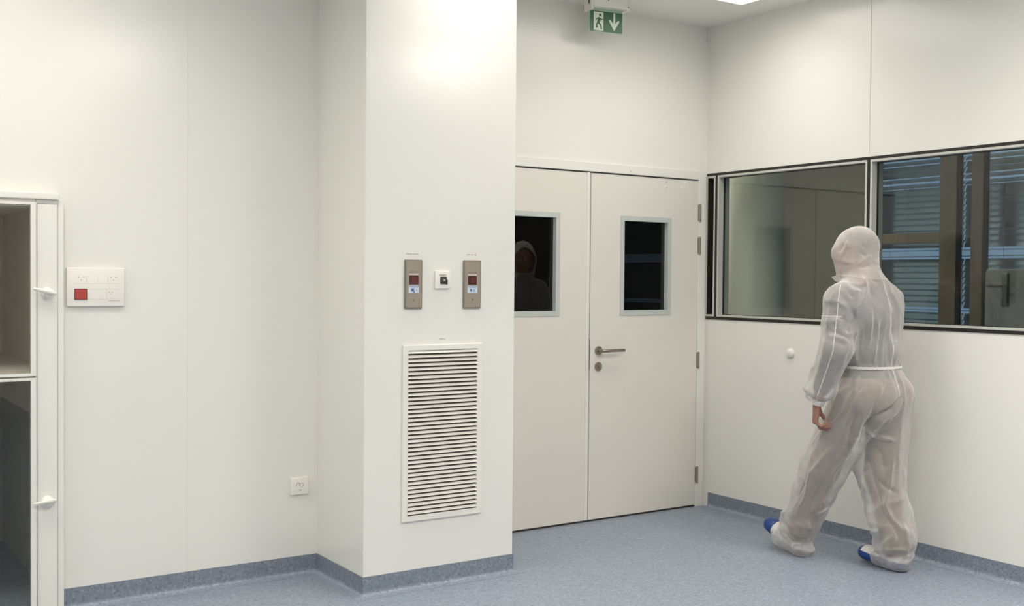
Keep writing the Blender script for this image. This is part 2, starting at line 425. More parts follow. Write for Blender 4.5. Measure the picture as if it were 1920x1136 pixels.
outer_window('window_6', -2.4, -.371, ((.95, 1.0), (2.80, 2.86)), 'outer window at the right edge with striped blind outside', w1=.006)
outer_window('window_7', -4.4, -2.4, ((.95, 1.0), (2.80, 2.86)), 'outer window beyond the right edge of the photo')
# outside venetian blinds, slats turned differently row by row
def blind(y0, y1, label):
    e = empty('venetian_blind', (RX + .20, (y0 + y1) / 2, .9))
    m = MB(); n = 42
    for i in range(n):
        z = .92 + i * .048
        gapr = (1.66 < z < 1.76) or (1.22 < z < 1.26)
        upper = z > 2.23
        a = math.radians(8 if gapr else ((38 if i % 4 < 2 else 58) if upper else 68))
        cx, w, t = RX + .20, .029, .0012
        dx, dz = math.cos(a) * w, math.sin(a) * w
        bow = .003
        pr = [(-dx, -dz), (0 - bow * math.sin(a), bow * math.cos(a)), (dx, dz), (dx, dz + t), (-bow * math.sin(a), bow * math.cos(a) + t), (-dx, -dz + t)]
        A = [m.bm.verts.new((cx + p[0], y0, z + p[1])) for p in pr]; B = [m.bm.verts.new((cx + p[0], y1, z + p[1])) for p in pr]
        for k in range(6): m.bm.faces.new((A[k], A[(k + 1) % 6], B[(k + 1) % 6], B[k]))
        m.bm.faces.new(A[::-1]); m.bm.faces.new(B)
    m.build('slats', M['slat'], e)
    for f in (.15, .85):
        y = y0 + (y1 - y0) * f
        MB().cyl((RX + .168, y, .9), (RX + .168, y, 2.92), .0015, n=6).build('ladder_cord', M['slat'], e)
    MB().box(RX + .15, RX + .25, y0, y1, 2.93, 3.02).build('head_rail', M['slat'], e)
    return tag(e, label, 'blind', 'outside blinds of the next room')
blind(-.068, .72, 'grey slatted blind outside the brown window left of the post')
blind(-2.40, -.078, 'grey slatted blind outside the windows right of the post')
blind(-4.40, -2.41, 'grey slatted blind past the right edge of the photo')
struct(MB().cyl((.45, 0.0, 0), (.45, 0.0, H), .19, n=48).build('trim_8', M['column'], smooth=True), 'round column behind the window pane beside the door', 'column')
# cabinet with a lever handle in front of the outer windows
c = empty('cabinet', (2.25, -1.31, 0))
MB().box(2.08, 2.40, -1.97, -.665, .08, 1.575, bev=.004).build('body', M['cab'], c)
MB().box(2.11, 2.38, -1.95, -.685, 0, .08).build('plinth', M['darkmetal'], c)
for y0, y1 in ((-1.315, -.67), (-1.965, -1.325)):
    d = MB().box(2.062, 2.08, y0, y1, .10, 1.56, bev=.002).build('cabinet_door', M['cab'], c)
    if y0 > -1.32:
        MB().box(2.052, 2.062, -.850, -.800, 1.315, 1.545, bev=.003).tube([(2.052, -.825, 1.455), (2.02, -.825, 1.455), (2.012, -.815, 1.455), (2.012, -.715, 1.458)], .010, 12).build('handle', M['darkmetal'], d, smooth=True)
tag(c, 'grey cabinet with dark lever handle seen through the right window pane', 'cabinet')

# ------------------------------------------------------------------ pass-through hatch on the left
t = empty('pass_through_hatch', (-4.6, YL, 0))
fy = YL - .035
b = MB().box(-4.135, -4.018, fy, YL + .10, 0, 1.806, bev=.004)
b.build('fixed_stile', M['frame'], t)
MB().box(HX0 - .12, -4.135, fy, YL + .10, 1.775, 1.806, bev=.003).box(HX0 - .12, HX0 - .02, fy, YL + .10, 0, 1.775, bev=.003).build('outer_frame', M['frame'], t)
MB().box(HX0 - .14, -4.040, fy - .018, YL, 1.806, 1.835, bev=.004).build('top_cap', M['frame'], t)
p = MB().box(-4.128, -4.046, fy - .005, fy + .001, .02, 1.786, bev=.002).build('cover_panel', M['frame'], t)
MB().ring_frame('y', 0, -4.1305, -4.0435, .0175, 1.7885, .0028, fy - .0012, fy + .001).build('panel_groove', M['plastic_d'], t)
# glazed sashes, each framed
for nm, z0, z1 in (('upper_sash', 1.045, 1.792), ('lower_sash', .03, 1.037)):
    s = MB().ring_frame('y', 0, HX0, -4.133, z0, z1, (.03, .022, .011, .011), fy - .014, fy + .012).build(nm, M['frame'], t)
    MB().box(HX0 + .02, -4.150, fy - .004, fy + .002, z0 + .008, z1 - .008).build('window_pane', M['g_hatch'], s)
    MB().ring_frame('y', 0, HX0 + .028, -4.152, z0 + .0095, z1 - .0095, .004, fy - .009, fy + .007).build('glazing_seal', M['plastic_d'], s)
MB().box(HX0, -4.135, fy, fy + .02, 1.037, 1.045).build('middle_rail', M['plastic_d'], t)
# turn latches
for z, ang in ((1.400, 14), (.495, -5)):
    x = -4.088
    l = MB().lathe((x, fy - .005, z), (0, -1, 0), [(.027, 0), (.027, .004), (.022, .012), (.017, .022), (.015, .026)], 28).build('turn_latch', M['plastic'], t, smooth=True)
    ca, sa = math.cos(math.radians(ang)), math.sin(math.radians(ang))
    q = []
    for i in range(9):
        u = -.064 + i * .0118
        q.append((x + u * ca + .002, fy - .036 - .004 * math.sin(i / 8 * 3.14), z - u * sa + .006))
    MB().tube(q, [.005, .0075, .0085, .0095, .0105, .0115, .012, .011, .006], 14, flat=.8).build('grip', M['plastic'], l, smooth=True)
# chamber behind the sashes
D = 1.50
ch = MB().box(HX0 - .02, HX0, YL + .0, YL + D, 0, HZ).box(HX1, HX1 + .02, YL + .121, YL + D, .80, HZ + .02).box(HX0, HX1, YL + D, YL + D + .02, 0, HZ).box(HX0, HX1, YL + .121, YL + D, HZ, HZ + .02)
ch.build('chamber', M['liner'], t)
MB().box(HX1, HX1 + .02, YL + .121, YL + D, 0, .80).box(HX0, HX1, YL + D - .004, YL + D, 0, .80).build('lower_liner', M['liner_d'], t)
MB().box(HX0, HX1, YL + .01, YL + D, 1.02, 1.05).build('chamber_shelf', M['liner'], t)
tag(t, 'white framed glazed pass-through hatch at the left edge, two turn latches', 'hatch')

# ------------------------------------------------------------------ wall electrics
def face(name, x0, x1, z0, z1, y, d, mat, bev=.004):
    return MB().box(x0, x1, y - d, y, z0, z1, bev=bev, seg=3).build(name, mat, smooth=True)
# multi socket panel
e = face('socket_panel', -4.003, -3.755, 1.342, 1.514, YL, .016, M['plastic'])
fy2 = YL - .016
def grooves(segs, parent, name, mat, y=fy2, w=.0012):
    m = MB()
    for (xa, za, xb, zb) in segs:
        m.box(min(xa, xb) - w / 2, max(xa, xb) + w / 2, y - .0004, y, min(za, zb) - w / 2, max(za, zb) + w / 2)
    return m.build(name, mat, parent)
X0, PW = -4.003, .248
ux = lambda f: X0 + PW * f
groove = pbr('panel_joint', (0.60, 0.58, 0.52), 0.6)
grooves([(ux(.134), 1.4445, ux(.895), 1.4445), (ux(.335), 1.4445, ux(.335), 1.477), (ux(.527), 1.4445, ux(.527), 1.477), (ux(.705), 1.4445, ux(.705), 1.477),
         (ux(.35), 1.3735, ux(.895), 1.3735), (ux(.35), 1.4195, ux(.895), 1.4195), (ux(.685), 1.3735, ux(.685), 1.4195)], e, 'module_joint', groove)
def socket13(cx, cz, parent, y, r=.0024, dx=.0095, drop=.0075, mat='plastic_d'):
    m = MB()
    for xx, zz in ((cx - dx, cz + drop / 2), (cx + dx, cz + drop / 2), (cx, cz - drop / 2 - .002)):
        m.cyl((xx, y, zz), (xx, y - .0005, zz), r, n=12)
    return m.build('socket_holes', M[mat], parent)
socket13(ux(.245), 1.467, e, fy2, dx=.011, drop=.011); socket13(ux(.80), 1.467, e, fy2, dx=.011, drop=.011)
socket13(ux(.755), 1.402, e, fy2, r=.002, dx=.007)
r = MB().box(ux(.135), ux(.335), fy2 - .003, fy2, 1.374, 1.419, bev=.001).build('red_switch', M['red'], e); r['label'] = 'red square switch'
MB().ring_frame('y', 0, ux(.128), ux(.342), 1.372, 1.421, .0018, fy2 - .0036, fy2).build('switch_rim', pbr('dark_red_rim', (0.13, 0.02, 0.02), .5), r)
m = MB()
for i in range(12): m.box(ux(.715) + i * .0042, ux(.715) + i * .0042 + .0028, fy2 - .0004, fy2, 1.3655, 1.3685)
m.build('printed_mark', M['print'], e)
tag(e, 'wide white socket panel with red switch on the left wall', 'socket panel')
# low socket
e = face('wall_socket', -2.957, -2.861, .399, .486, YL, .014, M['plastic'])
m = MB(); y = YL - .014
for a in range(12):
    t0 = math.radians(200 - a * 20); c0 = (-2.918 + .009 * math.cos(t0), .449 + .010 * math.sin(t0))
    m.box(c0[0] - .0016, c0[0] + .0016, y - .0004, y, c0[1] - .0016, c0[1] + .0016)
    c1 = (-2.899 + .009 * math.cos(math.radians(a * 30)), .448 + .010 * math.sin(math.radians(a * 30)))
    m.box(c1[0] - .0016, c1[0] + .0016, y - .0004, y, c1[1] - .0016, c1[1] + .0016)
m.build('socket_outline', M['print'], e)
MB().box(-2.913, -2.899, y - .0004, y, .4205, .4245).build('printed_mark', M['print'], e)
tag(e, 'small white socket low on the left wall beside the inner corner', 'socket')
# two bronze control units on the pillar
def control(x0, x1, z0, z1, flip, label):
    w = x1 - x0; cx = (x0 + x1) / 2
    o = MB().box(x0, x1, YP - .012, YP, z0, z1, bev=.003).build('control_unit', M['unit_e'])
    y = YP - .012
    MB().box(x0 + .005, x1 - .006, y - .0012, y, z0 + .006, z1 - .007, bev=.0005).build('faceplate', M['unit'], o)
    y -= .0012
    d = MB().box(cx - .026, cx + .023, y - .0015, y, 1.450, 1.492, bev=.0006).build('display', M['display'], o)
    MB().box(cx - .014 + .004 * flip, cx + .019, y - .0018, y - .0014, 1.456, 1.486).build('display_lens', M['display_l'], d)
    MB().box(cx - .027, cx + .024, y - .001, y, 1.4955, 1.5005).build('pale_strip', M['pinkbar'], o)
    m = MB()
    for k, (dx, ww) in enumerate(((-.024, .008), (-.012, .005), (-.004, .007), (.007, .004), (.013, .009))):
        m.box(cx + dx, cx + dx + ww, y - .0006, y, 1.5055 + (k % 2) * .002, 1.5125)
    m.build('printed_mark', M['unit_e'], o)
    kp = MB().box(cx - .029, cx + .027, y - .0012, y, 1.411, 1.4435, bev=.0006).build('keypad', M['keys'], o)
    m = MB().box(cx - .026, cx + .024, y - .0015, y - .001, 1.436, 1.4405)
    if flip: m.box(cx - .014, cx - .004, y - .0015, y - .001, 1.416, 1.430).box(cx + .006, cx + .010, y - .0015, y - .001, 1.416, 1.426)
    else: m.box(cx - .016, cx + .000, y - .0015, y - .001, 1.417, 1.431).box(cx + .012, cx + .016, y - .0015, y - .001, 1.419, 1.425).box(cx - .004, cx + .004, y - .0015, y - .001, 1.412, 1.419)
    m.build('key_print', M['keymark'], kp)
    MB().lathe((cx, y, 1.376), (0, -1, 0), [(.0055, 0), (.0055, .0015), (.003, .002)], 16).build('push_knob', M['unit_e'], o, smooth=True)
    return tag(o, label, 'control unit', 'bronze control units on the pillar')
control(-2.606, -2.514, 1.335, 1.567, 0, 'bronze control unit on the pillar, left of the small white plate')
control(-2.284, -2.187, 1.334, 1.569, 1, 'bronze control unit on the pillar, right of the small white plate')
def lettering(name, cx, z, runs, h, label):
    m = MB(); w = sum(runs); x = cx - w / 2
    for i, r in enumerate(runs):
        k = random.Random(i * 7 + len(runs))
        n = max(2, int(r / .0052))
        for j in range(n):
            xa = x + j * r / n
            hh = h * (1.0 if k.random() > .6 else .72)
            m.box(xa, xa + r / n * .68, YP - .0005, YP, z, z + hh)
        x += r + .003
    o = m.build(name, M['print'])
    return tag(o, label, 'lettering')
lettering('wall_lettering', -2.5635, 1.5905, [.030, .034], .0065, 'tiny grey lettering on the pillar above the left control unit')
lettering('wall_lettering', -2.238, 1.5935, [.022, .016, .014], .0065, 'tiny grey lettering on the pillar above the right control unit')
lettering('wall_lettering', -2.397, 1.186, [.036], .0065, 'tiny grey lettering on the pillar above the air grille')
# small white plate with a black lever between the units
o = face('switch_plate', -2.444, -2.361, 1.430, 1.516, YP, .013, M['plastic'], bev=.003)
y = YP - .013
kn = MB().box(-2.4175, -2.3835, y - .003, y, 1.452, 1.488, bev=.004, seg=3).build('black_knob', M['hole'], o, smooth=True)
MB().lathe((-2.399, y - .003, 1.469), (0, -1, 0), [(.007, 0), (.0065, .006), (.004, .008)], 18).build('knob_centre', M['hinge'], kn, smooth=True)
MB().box(-2.389, -2.378, y - .006, y, 1.450, 1.474, bev=.003).build('knob_lever', M['hole'], kn)
m = MB()
for i in range(6): m.box(-2.4225 + i * .0065, -2.4225 + i * .0065 + .0052, y - .0005, y, 1.4925, 1.4985)
m.build('printed_mark', M['print'], o)
tag(o, 'small white plate with black knob between the two control units', 'switch')
# round white button on the right wall
o = MB().lathe((0, -.736, 1.047), (-1, 0, 0), [(.030, 0), (.030, .006), (.027, .014), (.018, .020), (.005, .022)], 32).build('wall_button', M['plastic'], smooth=True)
tag(o, 'round white button on the right wall below the window, left of the walker', 'button')

# ------------------------------------------------------------------ air grille in the pillar
g = empty('air_grille', (-2.395, YP, .324))
gx0, gx1, gz0, gz1 = -2.614, -2.175, .323, 1.164
m = MB().ring_frame('y', 0, gx0, gx1, gz0, gz1, .0285, YP - .012, YP)
fr = m.build('grille_frame', M['frame'], g)
md = fr.modifiers.new('bevel', 'BEVEL'); md.width = .004; md.segments = 2; md.limit_method = 'ANGLE'
MB().box(gx0 + .02, gx1 - .02, YP - .0015, YP, gz0 + .02, gz1 - .02).build('dark_backing', pbr('grille_void', (0.10, 0.075, 0.06), .8), g)
m = MB(); n = 39; pitch = (gz1 - gz0 - .057) / n
for i in range(n):
    z = gz0 + .0285 + pitch * (i + .5)
    pr = [(YP - .0025, z + .0075), (YP - .0042, z + .0083), (YP - .0145, z - .0005), (YP - .0145, z - .0026), (YP - .0130, z - .0030), (YP - .0025, z + .0058)]
    A = [m.bm.verts.new((gx0 + .026, p[0], p[1])) for p in pr]; B = [m.bm.verts.new((gx1 - .026, p[0], p[1])) for p in pr]
    for k in range(6): m.bm.faces.new((A[k], A[(k + 1) % 6], B[(k + 1) % 6], B[k]))
    m.bm.faces.new(A[::-1]); m.bm.faces.new(B)
m.build('slats', M['frame'], g)
tag(g, 'tall white louvred air grille low on the pillar', 'grille')

# ------------------------------------------------------------------ exit sign under the ceiling
sg = empty('exit_sign', (-.982, -.150, H))
cx, cy = -.982, -.150
ang = math.radians(-10)
def loc(u, v, w):   # u along the sign, v towards the room, w down from ceiling
    c, s = math.cos(ang), math.sin(ang)
    return (cx + u * c + v * s, cy + u * s - v * c, H - w)
def sbox(u0, u1, v0, v1, w0, w1, bev=0):
    m = MB(); m.box(u0, u1, v0, v1, w0, w1, bev=bev)
    for v in m.bm.verts: v.co = Vector(loc(*v.co))
    return m
sbox(-.110, .115, -.03, .065, 0, .054, .003).build('housing', M['plastic'], sg)
sbox(-.125, -.110, -.028, .066, .004, .072, .004).build('end_bracket', M['plastic'], sg)
sbox(-.128, -.1255, .030, .040, .010, .036).build('cable_clip', M['hole'], sg)
sbox(.113, .128, -.02, .066, .044, .060, .003).build('end_clip', M['plastic'], sg)
sbox(-.1, .1, .010, .022, .054, .068).build('carrier', M['sign_a'], sg)
pl = sbox(-.112, .108, .012, .017, .066, .189, .001).build('sign_plate', M['sign_a'], sg)
pn = sbox(-.109, .105, .0165, .0185, .069, .186).build('green_panel', M['sign_g'], sg); pn['label'] = 'green panel'
def spoly(pts, d0=.0186, d1=.0192):
    m = MB()
    A = [m.bm.verts.new(loc(p[0], d0, p[1])) for p in pts]; B = [m.bm.verts.new(loc(p[0], d1, p[1])) for p in pts]
    n = len(A); m.bm.faces.new(A[::-1]); m.bm.faces.new(B)
    for i in range(n): m.bm.faces.new((A[i], A[(i + 1) % n], B[(i + 1) % n], B[i]))
    return m
# arrow pointing down
ar = [(.045, .072), (.057, .072), (.057, .135), (.075, .113), (.085, .113), (.085, .122), (.051, .176), (.017, .122), (.017, .113), (.027, .113), (.045, .135)]
spoly(ar).build('arrow', M['sign_w'], pn)
dr = spoly([(-.086, .073), (-.022, .073), (-.022, .181), (-.086, .181)]).build('doorway', M['sign_w'], pn)
# running figure in the doorway
def strip(pts, w):
    L_, R_ = [], []
    for i, p in enumerate(pts):
        a = Vector(pts[max(i - 1, 0)]); c = Vector(pts[min(i + 1, len(pts) - 1)]); d = (c - a).normalized(); nn = Vector((-d.y, d.x)) * w / 2
        L_.append((p[0] + nn.x, p[1] + nn.y)); R_.append((p[0] - nn.x, p[1] - nn.y))
    return L_ + R_[::-1]
fig = MB(); parts = [strip([(-.050, .104), (-.052, .122), (-.058, .138)], .018), strip([(-.050, .106), (-.066, .112), (-.074, .122)], .007), strip([(-.048, .106), (-.036, .118), (-.026, .112)], .007),
     strip([(-.056, .136), (-.068, .146), (-.064, .166)], .010), strip([(-.054, .136), (-.040, .148), (-.034, .174)], .010),
     [(-.044 + .008 * math.cos(k * .628), .091 + .009 * math.sin(k * .628)) for k in range(10)]]
for P_ in parts:
    A = [fig.bm.verts.new(loc(p[0], .0193, p[1])) for p in P_]; B = [fig.bm.verts.new(loc(p[0], .0198, p[1])) for p in P_]
    n = len(A); fig.bm.faces.new(A[::-1]); fig.bm.faces.new(B)
    for i in range(n): fig.bm.faces.new((A[i], A[(i + 1) % n], B[(i + 1) % n], B[i]))
fig.build('running_figure', M['sign_g'], pn)
for u in (-.015, .118): MB().cyl(loc(u, .066, .012 if u < 0 else .040), loc(u, .069, .012 if u < 0 else .040), .004, n=12).build('screw', M['hinge'], sg)
tag(sg, 'green exit sign with running figure and down arrow on the ceiling', 'exit sign')

# ------------------------------------------------------------------ ceiling lights
LAMPS = [(-.915, -.90), (-2.25, -1.12), (-4.3, -1.12), (-6.2, -1.12), (-.9, -3.4), (-3.0, -3.4), (-5.2, -3.4), (-.9, -5.8), (-3.0, -5.8), (-5.2, -5.8), (.45, 1.0)]  # last entry is an added, unseen lamp that brightens the column next door
lab = ['long ceiling light nearest the right wall corner, lit', 'square ceiling light above the pillar front', 'square ceiling light above the hatch', 'square ceiling light in the far left corner'] + ['square ceiling light out of view over the room'] * 6 + ['added ceiling light brightening the next room, out of view']
for (x, y), l, pw_ in zip(LAMPS, lab, LAMP_POWER):
    lm = emit('lamp_diffuser', (1.0, 1.0, 0.86) if x > 0 else (1.0, 0.95, 0.885), pw_)
    o = MB().ring_frame('y', 0, 0, 1, 0, 1, .02, 0, 1)
    o.bm.free(); o = MB()
    hw = .61 if x == -.915 else .31
    o.box(x - hw, x + hw, y - .31, y + .31, H - .014, H, bev=.004)
    o = o.build('ceiling_light', M['frame'], origin=(x, y, H - .014))
    MB().box(x - hw + .012, x + hw - .012, y - .298, y + .298, H - .017, H - .0135).build('diffuser', lm, o)
    tag(o, l, 'ceiling light', 'square ceiling lights')

# ------------------------------------------------------------------ the walker
class Field:
    """distance field on a grid; shapes are merged smoothly and meshed as one surface"""
    def __init__(self, lo, hi, h):
        self.h = h; self.lo = np.array(lo, float)
        self.n = np.ceil((np.array(hi) - self.lo) / h).astype(int) + 1
        self.V = np.full(self.n, 0.5, np.float32)
    def _win(self, lo, hi):
        a = np.clip(np.floor((np.array(lo) - self.lo) / self.h).astype(int), 0, self.n - 1)
        b = np.clip(np.ceil((np.array(hi) - self.lo) / self.h).astype(int) + 1, 1, self.n)
        s = tuple(slice(i, j) for i, j in zip(a, b))
        g = [(np.arange(i, j) * self.h + l).astype(np.float32) for i, j, l in zip(a, b, self.lo)]
        return s, np.meshgrid(*g, indexing='ij', sparse=True)
    def _merge(self, s, d, k, sub=False):
        V = self.V[s]
        if sub:
            V[...] = np.maximum(V, -d) if k <= 0 else -self._smin(-V, d, k)
        else:
            V[...] = np.minimum(V, d) if k <= 0 else self._smin(V, d, k)
    @staticmethod
    def _smin(a, b, k):
        h = np.clip(0.5 + 0.5 * (b - a) / k, 0, 1)
        return b * (1 - h) + a * h - k * h * (1 - h)
    def cone(self, a, b, ra, rb, k=0.03, sub=False, sq=None):
        a = np.array(a, float); b = np.array(b, float); R = max(ra, rb) + k + 4 * self.h
        s, (X, Y, Z) = self._win(np.minimum(a, b) - R, np.maximum(a, b) + R)
        d = b - a; L2 = max((d ** 2).sum(), 1e-9)
        t = np.clip(((X - a[0]) * d[0] + (Y - a[1]) * d[1] + (Z - a[2]) * d[2]) / L2, 0, 1)
        q = np.sqrt((X - a[0] - t * d[0]) ** 2 + (Y - a[1] - t * d[1]) ** 2 + (Z - a[2] - t * d[2]) ** 2)
        self._merge(s, (q - (ra + (rb - ra) * t)).astype(np.float32), k, sub)
        return self
    def ell(self, c, r, k=0.03, rot=None, sub=False):
        c = np.array(c, float); r = np.array(r, float); R = r.max() + k + 4 * self.h
        s, (X, Y, Z) = self._win(c - R, c + R)
        x, y, z = X - c[0], Y - c[1], Z - c[2]
        if rot is not None:      # rows are the local axes
            x, y, z = [x * q[0] + y * q[1] + z * q[2] for q in rot]
        k0 = np.sqrt((x / r[0]) ** 2 + (y / r[1]) ** 2 + (z / r[2]) ** 2)
        k1 = np.sqrt((x / r[0] ** 2) ** 2 + (y / r[1] ** 2) ** 2 + (z / r[2] ** 2) ** 2)
        self._merge(s, (k0 * (k0 - 1) / np.maximum(k1, 1e-6)).astype(np.float32), k, sub)
        return self
    def mesh(self):
        V = self.V; h = self.h
        S = V < 0
        nx, ny, nz = V.shape
        cnt = np.zeros((nx - 1, ny - 1, nz - 1), np.int8)
        for i in (0, 1):
            for j in (0, 1):
                for l in (0, 1): cnt += S[i:nx - 1 + i, j:ny - 1 + j, l:nz - 1 + l]
        cell = (cnt > 0) & (cnt < 8)
        idx = np.argwhere(cell)
        vid = np.full(cell.shape, -1, np.int64); vid[cell] = np.arange(len(idx))
        acc = np.zeros((len(idx), 3)); num = np.zeros(len(idx))
        co = np.array([[i, j, l] for i in (0, 1) for j in (0, 1) for l in (0, 1)])
        for a in range(8):
            for b in range(a + 1, 8):
                if np.abs(co[a] - co[b]).sum() != 1: continue
                va = V[tuple((idx + co[a]).T)]; vb = V[tuple((idx + co[b]).T)]
                m = (va < 0) != (vb < 0)
                t = np.where(m, va / np.where(m, va - vb, 1), 0)
                acc += np.where(m[:, None], co[a] + (co[b] - co[a]) * t[:, None], 0); num += m
        P = (idx + acc / num[:, None]) * h + self.lo
        F = []
        for ax in range(3):
            u, v = [(1, 2), (2, 0), (0, 1)][ax]
            sl0 = [slice(1, -1)] * 3; sl1 = [slice(1, -1)] * 3
            sl0[ax] = slice(0, -1); sl1[ax] = slice(1, None)
            A = S[tuple(sl0)]; B = S[tuple(sl1)]
            for flag in (True, False):
                e = np.argwhere((A != B) & (A == flag))
                o = np.array([1, 1, 1]); o[ax] = 0
                e = e + o
                du = np.zeros(3, int); du[u] = 1; dv = np.zeros(3, int); dv[v] = 1
                q = [e - du - dv, e - dv, e, e - du]
                q = np.stack([vid[tuple(c.T)] for c in q], 1)
                F.append(q if flag else q[:, ::-1])
        return P, np.concatenate(F)

def vnoise(p, seed=0):
    # smooth value noise in -1..1
    i = np.floor(p).astype(np.int64); f = p - i; f = f * f * (3 - 2 * f)
    def hsh(a, b, c):
        n = (a * 374761393 + b * 668265263 + c * 2147483647 + seed * 1274126177) & 0xffffffff
        n = ((n ^ (n >> 13)) * 1274126177) & 0xffffffff
        return ((n ^ (n >> 16)) & 0xffff) / 32767.5 - 1
    r = 0
    for a in (0, 1):
        for b in (0, 1):
            for c in (0, 1):
                w = (f[:, 0] if a else 1 - f[:, 0]) * (f[:, 1] if b else 1 - f[:, 1]) * (f[:, 2] if c else 1 - f[:, 2])
                r = r + w * hsh(i[:, 0] + a, i[:, 1] + b, i[:, 2] + c)
    return r
def normals(P, F):
    n = np.cross(P[F[:, 2]] - P[F[:, 0]], P[F[:, 3]] - P[F[:, 1]])
    N = np.zeros_like(P)
    for c in range(4): np.add.at(N, F[:, c], n)
    return N / np.maximum(np.linalg.norm(N, axis=1, keepdims=True), 1e-9)
def relax(P, F, it, lam=0.5):
    for _ in range(it):
        A = np.zeros_like(P); c = np.zeros(len(P))
        for a in range(4):
            b = (a + 1) % 4
            np.add.at(A, F[:, a], P[F[:, b]]); np.add.at(A, F[:, b], P[F[:, a]])
            np.add.at(c, F[:, a], 1); np.add.at(c, F[:, b], 1)
        P = P + lam * (A / np.maximum(c, 1)[:, None] - P)
    return P
def skin_mesh(name, P, F, mat, parent, origin):
    used = np.unique(F); mp = np.full(len(P), -1); mp[used] = np.arange(len(used))
    P = P[used]; F = mp[F]
    me = bpy.data.meshes.new(name)
    me.from_pydata((P - np.array(origin)).tolist(), [], F.tolist()); me.update()
    me.polygons.foreach_set('use_smooth', [True] * len(me.polygons))
    me.materials.append(mat)
    o = bpy.data.objects.new(name, me); COL.objects.link(o)
    WORLD[o.name] = tuple(origin)
    if parent is None: o.location = origin
    else: o.parent = parent; o.location = np.array(origin) - np.array(WORLD[parent.name])
    return o

OR = (-.38, -1.50, 0.0)
# joints
hw = np.array([-.45, .893, 0.0]); sd = np.array([.893, .45, 0.0]); upz = np.array([0, 0, 1.0])   # head: forward, right, up
HC = np.array([-.388, -1.512, 1.632])
hd3 = lambda f, s, u: HC + hw * f + sd * s + upz * u
HR = (sd, hw, upz)
SL, EL, WL = np.array([-.565, -1.575, 1.405]), np.array([-.643, -1.605, 1.135]), np.array([-.668, -1.520, .885])
SR_, ER, WR = np.array([-.205, -1.565, 1.405]), np.array([-.165, -1.52, 1.14]), np.array([-.20, -1.31, 1.00])
HL, KL, AL = np.array([-.475, -1.61, .90]), np.array([-.478, -1.405, .50]), np.array([-.475, -1.245, .105])
HRt, KR, AR = np.array([-.285, -1.63, .90]), np.array([-.288, -1.615, .49]), np.array([-.292, -1.715, .095])

def hand(Fd, W, n, a, thumb, curl=1.0):
    """palm, four unequal curled fingers and a thumb from the side of the palm"""
    n = n / np.linalg.norm(n); a = a - n * a.dot(n) * 0; a = a / np.linalg.norm(a); th = thumb / np.linalg.norm(thumb)
    K = W + a * .096
    for o_, r in ((.026, .014), (.009, .0145), (-.008, .014), (-.024, .0125)):
        Fd.cone(W + th * o_ * .55, K + th * o_ - n * .002, .0165, r, .012)
    Fd.cone(W + th * .012 + a * .02, W + th * .03 + a * .055 + n * .010, .016, .015, .012)
    for o_, L, c in ((.027, (.043, .026, .020), .75), (.009, (.047, .030, .021), .9), (-.009, (.044, .028, .021), 1.05), (-.025, (.034, .021, .018), 1.2)):
        p = K + th * o_; ang = 0.0; r = .0092 if o_ > -.02 else .0082
        for i, l in enumerate(L):
            ang += math.radians((34, 46, 30)[i]) * c * curl
            d = a * math.cos(ang) + n * math.sin(ang) + th * (o_ * (1.2 if i == 0 else -.6))
            q = p + d / np.linalg.norm(d) * l
            Fd.cone(p, q, r, r * .93, .004); p = q; r *= .93
    p = W + a * .022 + th * .026 + n * .006
    for i, (l, r) in enumerate(((.040, .0125), (.032, .0105), (.026, .0095))):
        d = a * (.75 + .12 * i) + th * (.65 - .38 * i) + n * (.25 + .30 * i)
        q = p + d / np.linalg.norm(d) * l
        Fd.cone(p, q, r, r * .9, .006); p = q

bd = Field((-.75, -1.90, -.01), (-.05, -.86, 1.80), .0045)
# torso
bd.ell((-.385, -1.575, 1.27), (.165, .105, .19), .05).ell((-.382, -1.600, 1.07), (.140, .095, .15), .06).ell((-.38, -1.625, .93), (.160, .115, .12), .06)
bd.cone((-.52, -1.575, 1.41), (-.25, -1.570, 1.41), .052, .052, .05)
bd.cone(HRt + [0, -.05, .0], HL + [0, -.05, .0], .085, .085, .05)
bd.cone((-.385, -1.572, 1.42), hd3(-.02, 0, -.06), .062, .056, .03)
# arms and legs taper from joint to joint
bd.cone(SL, EL, .052, .042, .03).cone(EL, WL, .042, .027, .02)
bd.cone(SR_, ER, .052, .042, .03).cone(ER, WR, .042, .027, .02)
for h_, k_, a_ in ((HL, KL, AL), (HRt, KR, AR)):
    bd.cone(h_, k_, .083, .055, .04).cone(k_, a_, .054, .036, .03)
    c_ = k_ + (a_ - k_) * .3 + np.array([0, -.022, 0]); bd.ell(c_, (.045, .048, .10), .03)
# feet inside the covers
pit_ = math.radians(20)
fl = np.array([0, math.cos(pit_), math.sin(pit_)])
AHL = np.array([-.475, -1.245, .035])
bd.cone(AHL + [0, -.01, .008], AHL + fl * .20, .034, .028, .02).cone(AL, AHL + fl * .06 + [0, 0, .02], .036, .034, .02)
fr_ = np.array([.03, 1, .05]); fr_ = fr_ / np.linalg.norm(fr_)
AHR = np.array([-.292, -1.755, .042])
bd.cone(AHR, AHR + fr_ * .20, .034, .028, .02).cone(AR, AHR + fr_ * .06 + [0, 0, .02], .036, .034, .02)
